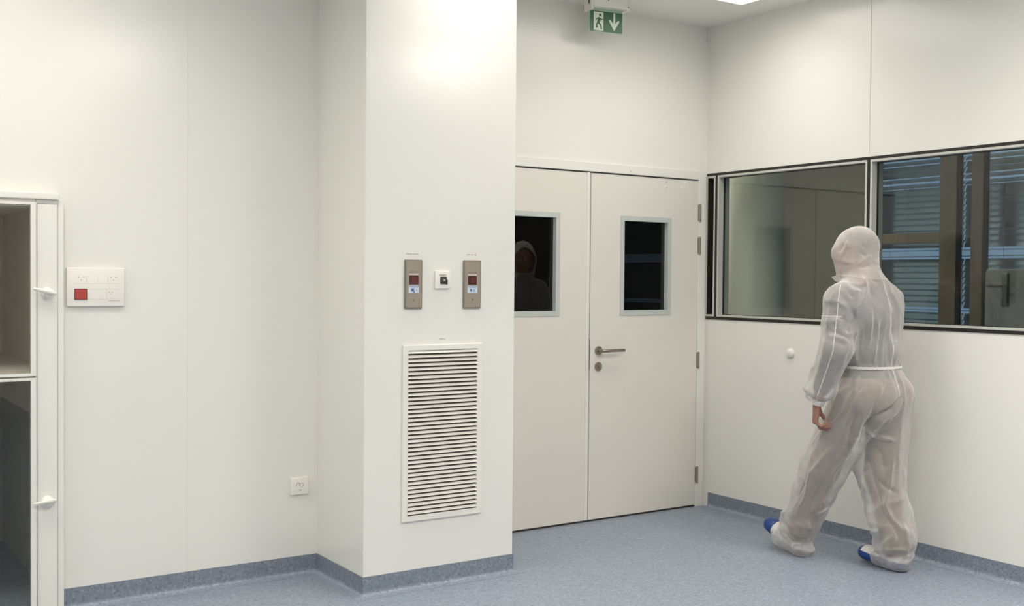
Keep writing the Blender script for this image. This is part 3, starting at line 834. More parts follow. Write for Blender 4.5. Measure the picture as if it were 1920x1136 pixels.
# head
bd.ell(hd3(-.012, 0, .030), (.076, .096, .092), .02, HR).ell(hd3(.022, 0, -.040), (.058, .066, .076), .03, HR)
bd.ell(hd3(.060, 0, -.090), (.030, .028, .024), .02, HR)                        # chin
bd.cone(hd3(.084, 0, .012), hd3(.106, 0, -.026), .009, .013, .012)                 # nose
bd.cone(hd3(.098, .012, -.030), hd3(.098, -.012, -.030), .008, .008, .006)
for s_ in (-1, 1):
    bd.ell(hd3(.088, s_ * .031, .012), (.016, .012, .011), .010, HR, sub=True)     # eye sockets
    bd.cone(hd3(.0835, s_ * .020, .0185), hd3(.0800, s_ * .043, .0170), .0062, .0058, .004)     # lids
    bd.cone(hd3(.0815, s_ * .021, .0035), hd3(.0785, s_ * .042, .0030), .0050, .0046, .004)
    bd.cone(hd3(.082, s_ * .014, .030), hd3(.072, s_ * .046, .028), .009, .008, .010)  # brows
    bd.ell(hd3(.058, s_ * .042, -.022), (.020, .022, .018), .02, HR)               # cheeks
    bd.ell(hd3(-.005, s_ * .077, -.005), (.010, .018, .030), .006, HR)             # ears
    bd.ell(hd3(.002, s_ * .086, -.004), (.006, .009, .016), .006, HR, sub=True)
bd.cone(hd3(.089, .020, -.059), hd3(.089, -.020, -.059), .007, .007, .006)
bd.cone(hd3(.086, .017, -.071), hd3(.086, -.017, -.071), .0075, .0075, .006)
body_field = bd.V.copy()
hand(bd, WL + np.array([0, .006, -.024]), np.array([.62, -.78, 0.0]), np.array([.10, .16, -1.0]), np.array([.78, .62, 0.0]), 1.2)
hand(bd, WR + np.array([0, .01, -.01]), np.array([-.9, -.3, 0.0]), np.array([-.15, .75, -.65]), np.array([-.2, .6, .75]), .8)
P, Fq = bd.mesh(); P = relax(P, Fq, 1, .4)
person = skin_mesh('person', P, Fq, M['skin'], None, OR)
tag(person, 'person in a thin white hooded coverall walking towards the door, blue shoe covers', 'person')


def clip(P, Fq, keep):
    c = P[Fq].mean(1); return Fq[keep(c)]
NB = normals(P, Fq)
# grey shirt and tan trousers worn beneath the coverall
sh = Field((-.75, -1.90, .80), (-.05, -1.20, 1.55), .008)
sh.ell((-.385, -1.578, 1.27), (.175, .118, .195), .05).ell((-.382, -1.603, 1.07), (.152, .110, .16), .06).ell((-.38, -1.628, .97), (.172, .130, .11), .05)
sh.cone((-.53, -1.577, 1.405), (-.24, -1.572, 1.405), .062, .062, .05)
sh.cone(SL, EL, .064, .055, .03).cone(EL, EL + (WL - EL) * .75, .055, .048, .02)
sh.cone(SR_, ER, .064, .055, .03).cone(ER, ER + (WR - ER) * .75, .055, .048, .02)
Ps, Fs = sh.mesh(); Ps = Ps + normals(Ps, Fs) * (vnoise(Ps * [14, 14, 7], 3) * .004)[:, None]
Fs = clip(Ps, Fs, lambda c: c[:, 2] > .90)
Fs = clip(Ps, Fs, lambda c: ~((c[:, 2] > 1.46) & (np.hypot(c[:, 0] + .385, c[:, 1] + 1.572) < .075)))
skin_mesh('shirt', Ps, Fs, M['shirt'], person, OR)
tr_ = Field((-.75, -1.90, .05), (-.05, -1.00, 1.05), .008)
tr_.ell((-.38, -1.628, .93), (.176, .134, .12), .06).cone(HRt + [0, -.05, .0], HL + [0, -.05, .0], .098, .098, .05)
for h_, k_, a_ in ((HL, KL, AL), (HRt, KR, AR)):
    tr_.cone(h_, k_, .098, .078, .03).cone(k_, a_ + [0, 0, .03], .078, .066, .03)
Pt, Ft = tr_.mesh(); Pt = Pt + normals(Pt, Ft) * (vnoise(Pt * [12, 12, 7], 5) * .006)[:, None]
Ft = clip(Pt, Ft, lambda c: (c[:, 2] < 1.00))
skin_mesh('trousers', Pt, Ft, M['trouser'], person, OR)
# hair: short cap on the skull
hr_ = Field((-.55, -1.70, 1.50), (-.22, -1.34, 1.78), .006)
hr_.ell(hd3(-.016, 0, .034), (.081, .099, .094), .01, HR)
Ph, Fh = hr_.mesh()
Ph = Ph + normals(Ph, Fh) * (vnoise(Ph * 60, 9) * .002)[:, None]
def hk(c):
    r = c - HC; f = r @ hw; u = r[:, 2]; s = np.abs(r @ sd)
    return (u > .055 + .5 * np.clip(f - .04, 0, 1)) | ((f < -.02) & (u > -.045))
skin_mesh('hair', Ph, clip(Ph, Fh, hk), M['hair'], person, OR)
for s_ in (-1, 1):
    e = hd3(.0735, s_ * .031, .011)
    m = MB(); bmesh.ops.create_uvsphere(m.bm, u_segments=16, v_segments=10, radius=.0105)
    for v in m.bm.verts: v.co += Vector(e)
    ey = m.build('eye', M['eye'], person, smooth=True)
    MB().lathe(Vector(e) + Vector(hw) * .0088, hw, [(.0056, 0), (.0054, .0012), (.002, .0022)], 14).build('iris', M['iris'], ey)
# lips as a slightly raised darker part
MB().tube([hd3(.093, -.022, -.064), hd3(.0965, -.010, -.062), hd3(.0975, 0, -.063), hd3(.0965, .010, -.062), hd3(.093, .022, -.064)], [.002, .005, .0052, .005, .002], 10, flat=.7).build('lips', M['lip'], person, smooth=True)

# ---- blue shoe covers ----------------------------------------------
def shoe(o, f, toe_cap):
    f = f / np.linalg.norm(f); s = np.cross(f, upz); s /= np.linalg.norm(s); u = np.cross(s, f)
    Fd = Field(np.array(o) - [.12, .12, .06], np.array(o) + f * .34 + [.12, .1, .16], .005)
    Q = lambda a, b, c: np.array(o) + f * a + s * b + u * c
    Rr = (s, f, u)
    Fd.ell(Q(.05, 0, .022), (.036, .055, .034), .02, Rr).ell(Q(.10, 0, .026), (.043, .09, .044), .03, Rr).ell(Q(.20, 0, .022), (.050, .085, .040), .03, Rr)
    Fd.ell(Q(.245, 0, .016), (.042, .052, .032), .03, Rr)
    P_, F_ = Fd.mesh()
    N_ = normals(P_, F_)
    rel = P_ - np.array(o); uu = rel @ u; ff = rel @ f
    P_ = P_ + N_ * ((1 - 2 * np.abs(vnoise(np.stack([rel @ s * 30, ff * 60, uu * 30], 1), 21))) * .0022)[:, None]
    # flat sole
    lowest = -.012
    uu = (P_ - np.array(o)) @ u
    P_ = P_ + np.outer(np.maximum(lowest - uu, 0), u)
    P_[:, 2] = np.maximum(P_[:, 2], .0008)
    # cut cleanly where the white cloth upper meets the blue cap
    bm = bmesh.new(); vs = [bm.verts.new(q) for q in P_]
    for q in F_: bm.faces.new([vs[k] for k in q])
    for co_, no_ in ((Q(.212, 0, 0), f),) if toe_cap else ((Q(.262, 0, 0), f), (Q(0, 0, .034), u)):
        bmesh.ops.bisect_plane(bm, geom=bm.verts[:] + bm.edges[:] + bm.faces[:], plane_co=Vector(co_), plane_no=Vector(no_))
    def part_(keep, name, mat, parent):
        me = bpy.data.meshes.new(name); b2 = bm.copy()
        dead = [x for x in b2.faces if (((np.array(x.calc_center_median()) - np.array(o)) @ f < .212) if toe_cap else ((np.array(x.calc_center_median()) - np.array(o)) @ f < .262 and (np.array(x.calc_center_median()) - np.array(o)) @ u > .034)) != keep]
        bmesh.ops.delete(b2, geom=dead, context='FACES')
        for v in b2.verts: v.co -= Vector(OR)
        b2.to_mesh(me); b2.free(); me.materials.append(mat)
        me.polygons.foreach_set('use_smooth', [True] * len(me.polygons))
        ob = bpy.data.objects.new(name, me); COL.objects.link(ob); ob.parent = parent; WORLD[ob.name] = tuple(OR)
        return ob
    sc_ = part_(False, 'shoe_cover', M['blue'], person)
    part_(True, 'upper', M['boot'], sc_)['label'] = 'white cloth upper'
    bm.free()
    return sc_
shoe(AHL + [0, -.03, -.012], fl, True)
shoe(AHR + [0, -.03, -.028], fr_ + np.array([0, 0, .03]), False)

# ---- coverall -------------------------------------------------------
cv = Field((-.82, -1.96, -.01), (.0, -.90, 1.82), .0062)
# hood
cv.ell(hd3(-.008, 0, .012), (.096, .110, .121), .02, HR).ell(hd3(.030, 0, -.022), (.090, .098, .112), .03, HR)
cv.cone(hd3(-.02, 0, -.06), hd3(.01, 0, -.10), .085, .080, .04)
cv.cone((-.390, -1.540, 1.545), (-.385, -1.575, 1.455), .090, .105, .04)
# torso
cv.cone((-.535, -1.578, 1.385), (-.230, -1.572, 1.385), .080, .080, .06)
cv.cone((-.387, -1.570, 1.468), (-.548, -1.578, 1.375), .074, .080, .05).cone((-.383, -1.570, 1.468), (-.222, -1.572, 1.375), .074, .080, .05)
cv.ell((-.38, -1.592, 1.285), (.218, .150, .185), .06)
cv.ell((-.378, -1.602, 1.13), (.192, .142, .13), .05)
cv.ell((-.376, -1.612, 1.035), (.160, .122, .09), .03)
cv.ell((-.377, -1.640, .895), (.195, .152, .165), .05)
# sleeves
cv.cone(SL + [-.004, 0, -.03], EL, .086, .078, .03).cone(EL, WL + [0, 0, .045], .078, .068, .03).cone(WL + [-.004, 0, .045], WL + [0, .004, -.018], .066, .036, .02)
cv.cone(SR_ + [-.006, 0, -.03], ER, .084, .076, .03).cone(ER, WR + (ER - WR) * .2, .076, .062, .03).cone(WR + (ER - WR) * .2, WR, .060, .036, .02)
# legs
cv.cone(HL + [0, -.01, -.03], KL, .132, .114, .06).cone(KL, AL + [0, .0, .065], .114, .098, .04).cone(AL + [0, 0, .065], AHL + [0, .030, .052], .098, .072, .02)
cv.cone(HRt + [0, -.01, -.03], KR, .132, .118, .06).cone(KR, AR + [0, .01, .08], .116, .108, .04).cone(AR + [0, .01, .08], AHR + [0, .035, .045], .106, .076, .02)
# cuffs of the legs drawn over the heel and instep
cv.cone(AHL + [0, -.014, .012], AHL + fl * .140 + [0, 0, .010], .058, .060, .015)
cv.cone(AHR + [0, .010, .012], AHR + fr_ * .140 + [0, 0, .012], .059, .061, .015)
Pc, Fc = cv.mesh(); Pc = relax(Pc, Fc, 2, .5)
def ck(c):
    r = c - HC; f = r @ hw; s = r @ sd; u = r[:, 2]
    face = (f > .088) & (np.abs(u + .012) < .105)
    k = ~face
    for cc, e in ((WL, EL), (WR, ER)):
        ax = (cc - e) / np.linalg.norm(cc - e); l = (c - cc) @ ax; rad = np.linalg.norm(c - cc - np.outer(l, ax), axis=1)
        k &= ~((l > .020) & (l < .09) & (rad < .047))
    for ah, d in ((AHL, fl), (AHR, fr_)):      # open toe ends of the leg cuffs
        k &= ~(((c - ah) @ d > .150) & (np.linalg.norm(c - ah, axis=1) < .30) & (c[:, 2] < .2))
    k &= c[:, 2] > .0045
    return k
Fk = clip(Pc, Fc, ck)
used = np.unique(Fk); mp = np.full(len(Pc), -1); mp[used] = np.arange(len(used)); Pc = Pc[used]; Fk = mp[Fk]
rr = Pc - HC; ff, ss, uu = rr @ hw, rr @ sd, rr[:, 2]
# smooth the cut edges
ed = np.concatenate([Fk[:, [k, (k + 1) % 4]] for k in range(4)]); ed.sort(1)
uq, ct = np.unique(ed, axis=0, return_counts=True); be = uq[ct == 1]
for _ in range(12):
    A_ = np.zeros_like(Pc); n_ = np.zeros(len(Pc))
    for x, y in ((0, 1), (1, 0)): np.add.at(A_, be[:, x], Pc[be[:, y]]); np.add.at(n_, be[:, x], 1)
    bi = n_ > 1
    Pc[bi] += .5 * (A_[bi] / n_[bi][:, None] - Pc[bi])
rr = Pc - HC; ff, ss, uu = rr @ hw, rr @ sd, rr[:, 2]
g_ = np.exp(-((ff - .085) / .035) ** 2 - ((uu + .004) / .045) ** 2) * (np.abs(ss) > .02)
Pc = Pc + (hw * .020 + np.outer(np.sign(ss), sd) * .006) * g_[:, None]
NC = normals(Pc, Fk)
LIMBS = [(SL, EL, 'arm'), (EL, WL, 'arm'), (SR_, ER, 'arm'), (ER, WR, 'arm'), (HL, KL, 'thigh'), (KL, AL, 'shin'), (HRt, KR, 'thigh'), (KR, AR, 'shin'),
         (np.array([-.38, -1.62, .92]), np.array([-.38, -1.58, 1.36]), 'torso'), (hd3(0, 0, -.03), hd3(0, 0, .05), 'hood')]
def segd(P, a, b):
    d = b - a; t = np.clip(((P - a) @ d) / (d @ d), 0, 1)
    return np.linalg.norm(P - a - t[:, None] * d, axis=1), t
R0 = {'arm': .075, 'thigh': .12, 'shin': .105, 'torso': .16, 'hood': .115}
ds = np.stack([segd(Pc, a, b)[0] - R0[k] for a, b, k in LIMBS], 1)
Wt = np.exp(-(ds - ds.min(1, keepdims=True)) / .025); Wt /= Wt.sum(1, keepdims=True)
disp = np.zeros(len(Pc))
def ridge(q, seed):
    r = np.clip(1 - 2.0 * np.abs(vnoise(q + .35 * np.stack([vnoise(q * .7, seed + 5), vnoise(q * .7, seed + 6), vnoise(q * .7, seed + 7)], 1), seed)), 0, 1)
    return 1.9 * r ** 1.4 - .55
for j, (a, b, kind) in enumerate(LIMBS):
    ax = (b - a) / np.linalg.norm(b - a)
    e1 = np.cross(ax, [0.3, 0.7, .1]); e1 /= np.linalg.norm(e1); e2 = np.cross(ax, e1)
    l = (Pc - a) @ ax; u = (Pc - a) @ e1; v = (Pc - a) @ e2
    if kind == 'arm': q = np.stack([u * 9 + l * 5, v * 9 - l * 4, l * 13], 1); am = .0045
    elif kind == 'thigh': q = np.stack([u * 12, v * 12, l * 3.5], 1); am = .0065
    elif kind == 'shin': q = np.stack([u * 10 + l * 6, v * 10 - l * 5, l * 8], 1); am = .0075
    elif kind == 'torso': q = np.stack([u * 15, v * 15, l * 2.5], 1); am = .0045
    else: q = np.stack([u * 13, v * 13, l * 9], 1); am = .002
    disp += Wt[:, j] * ridge(q, 11 + j) * am
    if kind == 'shin': disp += Wt[:, j] * np.clip((.26 - Pc[:, 2]) / .12, 0, 1) * ridge(np.stack([u * 9 + l * 4, v * 9, l * 22], 1), 61 + j) * .0085
z = Pc[:, 2]
# the folds one can point at: height, half width, points along the fold
FOLDS = [
    (0.012, 0.011, (-0.472, -1.622, 1.518), (-0.494, -1.67, 1.447), (-0.529, -1.681, 1.4), (-0.583, -1.674, 1.344), (-0.576, -1.674, 1.302)),
    (-0.014, 0.01, (-0.606, -1.633, 1.465), (-0.601, -1.658, 1.433), (-0.587, -1.67, 1.4)),
    (-0.013, 0.014, (-0.593, -1.671, 1.33), (-0.575, -1.674, 1.292), (-0.621, -1.672, 1.255), (-0.636, -1.673, 1.218)),
    (0.009, 0.009, (-0.537, -1.658, 1.452), (-0.578, -1.674, 1.381), (-0.599, -1.669, 1.349)),
    (0.01, 0.01, (-0.501, -1.706, 1.349), (-0.506, -1.714, 1.274), (-0.504, -1.705, 1.198), (-0.517, -1.699, 1.151)),
    (-0.01, 0.01, (-0.492, -1.713, 1.339), (-0.492, -1.72, 1.264), (-0.491, -1.712, 1.198)),
    (0.011, 0.01, (-0.57, -1.674, 1.254), (-0.573, -1.669, 1.179), (-0.563, -1.665, 1.117), (-0.536, -1.647, 1.063)),
    (-0.013, 0.011, (-0.542, -1.689, 1.255), (-0.543, -1.673, 1.178), (-0.539, -1.66, 1.083)),
    (0.008, 0.009, (-0.388, -1.707, 1.415), (-0.422, -1.734, 1.33), (-0.429, -1.736, 1.255), (-0.448, -1.733, 1.151), (-0.451, -1.723, 1.07)),
    (-0.01, 0.01, (-0.449, -1.734, 1.293), (-0.458, -1.726, 1.198), (-0.472, -1.716, 1.084)),
    (0.009, 0.01, (-0.476, -1.727, 1.293), (-0.468, -1.722, 1.198), (-0.487, -1.719, 1.132), (-0.479, -1.71, 1.075)),
    (-0.009, 0.01, (-0.534, -1.698, 1.292), (-0.523, -1.692, 1.198), (-0.531, -1.688, 1.132)),
    (0.01, 0.01, (-0.346, -1.736, 1.191), (-0.361, -1.743, 1.13), (-0.353, -1.735, 1.063)),
    (-0.009, 0.012, (-0.388, -1.737, 1.33), (-0.372, -1.741, 1.263), (-0.392, -1.738, 1.197)),
    (-0.01, 0.011, (-0.407, -1.738, 1.178), (-0.409, -1.741, 1.112), (-0.407, -1.734, 1.064)),
    (0.008, 0.01, (-0.344, -1.696, 1.433), (-0.325, -1.717, 1.376), (-0.326, -1.736, 1.31)),
    (-0.008, 0.012, (-0.446, -1.659, 1.495), (-0.407, -1.682, 1.476)),
    (-0.009, 0.01, (-0.471, -1.675, 1.452), (-0.477, -1.697, 1.4)),
    (0.009, 0.009, (-0.631, -1.594, 1.47), (-0.668, -1.586, 1.366), (-0.687, -1.589, 1.253), (-0.692, -1.568, 1.196)),
    (0.013, 0.009, (-0.695, -1.605, 1.209), (-0.682, -1.648, 1.198), (-0.646, -1.679, 1.181)),
    (-0.014, 0.011, (-0.69, -1.607, 1.23), (-0.675, -1.647, 1.22), (-0.649, -1.672, 1.202)),
    (-0.013, 0.011, (-0.702, -1.624, 1.18), (-0.686, -1.657, 1.174), (-0.661, -1.68, 1.161)),
    (0.01, 0.01, (-0.646, -1.682, 1.172), (-0.668, -1.678, 1.117), (-0.658, -1.65, 1.058)),
    (0.01, 0.009, (-0.695, -1.548, 1.116), (-0.711, -1.62, 1.121)),
    (-0.01, 0.01, (-0.687, -1.541, 1.132), (-0.712, -1.609, 1.151)),
    (-0.012, 0.012, (-0.67, -1.612, 1.329), (-0.658, -1.643, 1.302), (-0.633, -1.663, 1.293)),
    (0.008, 0.009, (-0.653, -1.531, 1.376), (-0.658, -1.619, 1.376), (-0.63, -1.654, 1.358)),
    (-0.009, 0.011, (-0.638, -1.63, 1.432), (-0.625, -1.655, 1.377)),
    (-0.009, 0.012, (-0.68, -1.616, 1.273), (-0.677, -1.636, 1.245)),
    (0.012, 0.009, (-0.695, -1.598, 1.036), (-0.7, -1.57, 1.008), (-0.701, -1.54, 0.976)),
    (-0.013, 0.01, (-0.688, -1.605, 1.023), (-0.696, -1.573, 0.989), (-0.702, -1.54, 0.955)),
    (0.012, 0.009, (-0.653, -1.607, 0.971), (-0.679, -1.581, 0.953), (-0.692, -1.56, 0.93), (-0.695, -1.53, 0.902)),
    (-0.014, 0.01, (-0.649, -1.6, 0.955), (-0.67, -1.584, 0.94), (-0.681, -1.567, 0.918)),
    (0.01, 0.009, (-0.694, -1.518, 0.897), (-0.679, -1.549, 0.89), (-0.656, -1.573, 0.9)),
    (0.009, 0.008, (-0.535, -1.645, 1.039), (-0.563, -1.637, 0.986), (-0.593, -1.631, 0.945), (-0.609, -1.614, 0.893)),
    (0.013, 0.011, (-0.519, -1.674, 1.043), (-0.552, -1.67, 0.989), (-0.585, -1.677, 0.936), (-0.604, -1.632, 0.834), (-0.603, -1.568, 0.767), (-0.599, -1.512, 0.717), (-0.58, -1.414, 0.634)),
    (-0.012, 0.01, (-0.529, -1.661, 1.034), (-0.571, -1.655, 0.971), (-0.599, -1.647, 0.921)),
    (-0.01, 0.014, (-0.604, -1.652, 0.854), (-0.603, -1.589, 0.787), (-0.6, -1.528, 0.745)),
    (-0.01, 0.012, (-0.506, -1.695, 1.031), (-0.548, -1.698, 0.974), (-0.577, -1.696, 0.933)),
    (0.009, 0.008, (-0.458, -1.723, 1.046), (-0.483, -1.751, 0.971), (-0.512, -1.763, 0.898)),
    (-0.019, 0.012, (-0.513, -1.764, 0.893), (-0.523, -1.747, 0.825), (-0.518, -1.704, 0.76), (-0.502, -1.667, 0.704), (-0.491, -1.633, 0.647)),
    (-0.02, 0.01, (-0.379, -1.792, 0.902), (-0.431, -1.782, 0.848), (-0.476, -1.767, 0.826), (-0.503, -1.748, 0.807), (-0.508, -1.722, 0.774), (-0.498, -1.689, 0.732)),
    (0.012, 0.012, (-0.367, -1.793, 0.888), (-0.41, -1.777, 0.825), (-0.464, -1.748, 0.787), (-0.466, -1.7, 0.735)),
    (-0.013, 0.01, (-0.44, -1.767, 0.97), (-0.48, -1.773, 0.918), (-0.504, -1.767, 0.868), (-0.519, -1.749, 0.825)),
    (0.014, 0.01, (-0.501, -1.684, 0.726), (-0.419, -1.684, 0.704), (-0.385, -1.709, 0.692), (-0.351, -1.735, 0.679)),
    (0.01, 0.011, (-0.563, -1.723, 0.842), (-0.544, -1.678, 0.751), (-0.518, -1.638, 0.667), (-0.487, -1.594, 0.585)),
    (-0.01, 0.012, (-0.579, -1.704, 0.841), (-0.568, -1.646, 0.74), (-0.55, -1.612, 0.657)),
    (0.009, 0.007, (-0.416, -1.737, 1.046), (-0.425, -1.755, 0.998)),
    (0.009, 0.007, (-0.382, -1.741, 1.045), (-0.39, -1.759, 1.001)),
    (-0.01, 0.007, (-0.428, -1.736, 1.042), (-0.444, -1.751, 0.995)),
    (-0.01, 0.007, (-0.399, -1.741, 1.041), (-0.408, -1.758, 0.998)),
    (0.008, 0.007, (-0.508, -1.688, 1.043), (-0.525, -1.695, 1.002)),
    (-0.009, 0.007, (-0.49, -1.705, 1.042), (-0.502, -1.717, 1.003)),
    (0.008, 0.007, (-0.541, -1.607, 1.039), (-0.558, -1.602, 1.0)),
    (-0.01, 0.012, (-0.526, -1.748, 0.931), (-0.528, -1.755, 0.898)),
    (0.012, 0.012, (-0.587, -1.542, 0.632), (-0.599, -1.426, 0.484), (-0.577, -1.37, 0.349), (-0.573, -1.314, 0.255)),
    (0.012, 0.012, (-0.52, -1.611, 0.626), (-0.542, -1.519, 0.493), (-0.523, -1.429, 0.333), (-0.511, -1.355, 0.193)),
    (-0.013, 0.012, (-0.594, -1.383, 0.446), (-0.581, -1.32, 0.362), (-0.576, -1.283, 0.292)),
    (-0.012, 0.013, (-0.568, -1.491, 0.481), (-0.56, -1.408, 0.354), (-0.552, -1.363, 0.262)),
    (-0.013, 0.012, (-0.513, -1.434, 0.333), (-0.525, -1.367, 0.228)),
    (0.013, 0.009, (-0.502, -1.135, 0.139), (-0.54, -1.233, 0.088), (-0.526, -1.277, 0.042)),
    (0.012, 0.009, (-0.573, -1.247, 0.232), (-0.568, -1.265, 0.15), (-0.518, -1.289, 0.07)),
    (-0.013, 0.009, (-0.575, -1.229, 0.197), (-0.555, -1.226, 0.12), (-0.533, -1.255, 0.059)),
    (-0.012, 0.009, (-0.566, -1.296, 0.177), (-0.518, -1.323, 0.135), (-0.49, -1.325, 0.121)),
    (0.01, 0.01, (-0.544, -1.344, 0.215), (-0.49, -1.338, 0.145)),
    (0.012, 0.012, (-0.479, -1.616, 0.619), (-0.412, -1.614, 0.455), (-0.399, -1.65, 0.307), (-0.391, -1.658, 0.176)),
    (-0.013, 0.013, (-0.409, -1.634, 0.59), (-0.4, -1.673, 0.443), (-0.388, -1.72, 0.309)),
    (0.012, 0.012, (-0.346, -1.73, 0.608), (-0.359, -1.725, 0.448), (-0.385, -1.717, 0.348), (-0.371, -1.755, 0.273), (-0.343, -1.794, 0.227)),
    (-0.013, 0.01, (-0.395, -1.686, 0.465), (-0.371, -1.716, 0.432), (-0.336, -1.744, 0.413)),
    (-0.011, 0.013, (-0.38, -1.738, 0.291), (-0.368, -1.778, 0.217), (-0.363, -1.786, 0.178)),
    (0.01, 0.01, (-0.328, -1.794, 0.246), (-0.325, -1.807, 0.178), (-0.311, -1.793, 0.093)),
    (0.014, 0.009, (-0.35, -1.683, 0.074), (-0.353, -1.745, 0.053), (-0.321, -1.782, 0.021)),
    (-0.015, 0.009, (-0.374, -1.689, 0.114), (-0.364, -1.724, 0.097), (-0.352, -1.756, 0.09)),
    (-0.012, 0.01, (-0.345, -1.63, 0.062), (-0.333, -1.683, 0.021)),
    (-0.01, 0.014, (-0.39, -1.691, 0.627), (-0.376, -1.706, 0.527)),
    (0.006, 0.007, (-0.491, -1.482, 1.67), (-0.502, -1.476, 1.647), (-0.507, -1.468, 1.635)),
    (0.009, 0.007, (-0.473, -1.535, 1.691), (-0.486, -1.53, 1.653), (-0.494, -1.511, 1.603)),
    (-0.01, 0.007, (-0.482, -1.521, 1.678), (-0.492, -1.508, 1.656), (-0.5, -1.496, 1.631)),
    (-0.01, 0.007, (-0.482, -1.537, 1.656), (-0.488, -1.529, 1.628), (-0.494, -1.514, 1.603)),
    (0.008, 0.007, (-0.5, -1.484, 1.595), (-0.492, -1.514, 1.579), (-0.486, -1.548, 1.576), (-0.475, -1.577, 1.579)),
    (-0.009, 0.007, (-0.496, -1.491, 1.583), (-0.491, -1.521, 1.57), (-0.485, -1.555, 1.565)),
    (0.01, 0.008, (-0.401, -1.626, 1.616), (-0.437, -1.615, 1.593), (-0.465, -1.596, 1.565)),
    (-0.01, 0.008, (-0.465, -1.6, 1.554), (-0.445, -1.618, 1.559), (-0.419, -1.632, 1.562)),
    (0.009, 0.008, (-0.396, -1.632, 1.583), (-0.356, -1.631, 1.573), (-0.366, -1.649, 1.538)),
    (-0.006, 0.006, (-0.408, -1.589, 1.727), (-0.374, -1.593, 1.731)),
    (-0.006, 0.01, (-0.447, -1.591, 1.668), (-0.419, -1.614, 1.656)),
    (-0.007, 0.008, (-0.45, -1.595, 1.628), (-0.434, -1.612, 1.612)),
]
for fd in FOLDS:
    hgt, wid, pts = fd[0], fd[1], [np.array(q) for q in fd[2:]]
    lo = np.min(pts, 0) - .04; hi = np.max(pts, 0) + .04
    ii = np.nonzero(((Pc > lo) & (Pc < hi)).all(1))[0]
    if not len(ii): continue
    Q = Pc[ii]; best = np.full(len(ii), 9.0); frac = np.zeros(len(ii))
    tot = sum(np.linalg.norm(b - a) for a, b in zip(pts, pts[1:])); acc = 0
    for a, b in zip(pts, pts[1:]):
        L_ = np.linalg.norm(b - a)
        if L_ < 1e-6: continue
        d_, t_ = segd(Q, a, b); m_ = d_ < best
        best[m_] = d_[m_]; frac[m_] = (acc + t_[m_] * L_) / tot; acc += L_
    tap = np.clip(np.minimum(frac, 1 - frac) * 5 + .25, 0, 1)
    low_ = pts[0][2] < 1.0
    disp[ii] += ((1.05 if wid < .0095 else 1.3 if low_ else 1.05) if hgt < 0 else (1.05 if wid < .0095 else 2.0 if low_ else 1.6)) * hgt * tap * np.exp(-np.abs(best / max(wid * .95, .0088)) ** 1.3)
gat = np.exp(-np.abs(z - 1.045) / .05)
th_ = np.arctan2(Pc[:, 1] + 1.615, Pc[:, 0] + .377)
inT = Wt[:, 8] + Wt[:, 4] * .6 + Wt[:, 6] * .6
disp += inT * gat * .0035 * np.sin(th_ * 26 + 2.5 * vnoise(Pc * [9, 9, 3], 4))
disp -= inT * .012 * np.exp(-((z - 1.045) / .012) ** 2)
for c_, ax_ in ((WL, WL - EL), (WR, WR - ER)):
    ax_ = ax_ / np.linalg.norm(ax_); l = (Pc - c_) @ ax_; rr = np.linalg.norm(Pc - c_, axis=1)
    disp -= .006 * np.exp(-((l + .002) / .008) ** 2) * (rr < .08)
disp *= np.clip((z - .012) / .03, .1, 1)
Pc = Pc + NC * disp[:, None]; Pc = relax(Pc, Fk, 1, .2)
# the cloth never enters what is worn beneath it
def sample(Fd, P, V=None):
    V = Fd.V if V is None else V
    q = (P - Fd.lo) / Fd.h; i = np.floor(q).astype(int); ok = ((i >= 0) & (i < Fd.n - 1)).all(1)
    i = np.clip(i, 0, Fd.n - 2); f = q - i; r = 0
    for a in (0, 1):
        for b in (0, 1):
            for c in (0, 1):
                r = r + np.where(a, f[:, 0], 1 - f[:, 0]) * np.where(b, f[:, 1], 1 - f[:, 1]) * np.where(c, f[:, 2], 1 - f[:, 2]) * V[i[:, 0] + a, i[:, 1] + b, i[:, 2] + c]
    return np.where(ok, r, 1)
for _ in range(3):
    dm = np.minimum.reduce([sample(bd, Pc, body_field), np.where(Pc[:, 2] > .9, sample(sh, Pc), 1), np.where(Pc[:, 2] < 1.0, sample(tr_, Pc), 1), sample(hr_, Pc)])
    Pc = Pc + NC * np.clip(.0075 - dm, 0, .02)[:, None]
Pc = relax(Pc, Fk, 1, .25)
Pc[:, 2] = np.maximum(Pc[:, 2], .004)

cen = Pc[Fk].mean(1)
inh = cen[:, 2] - .10 * (cen[:, 1] + 1.53) > 1.508
cover = skin_mesh('coverall', Pc, Fk[~inh], M['cloth'], person, OR)
hood = skin_mesh('hood', Pc, Fk[inh], M['cloth_h'], cover, OR)
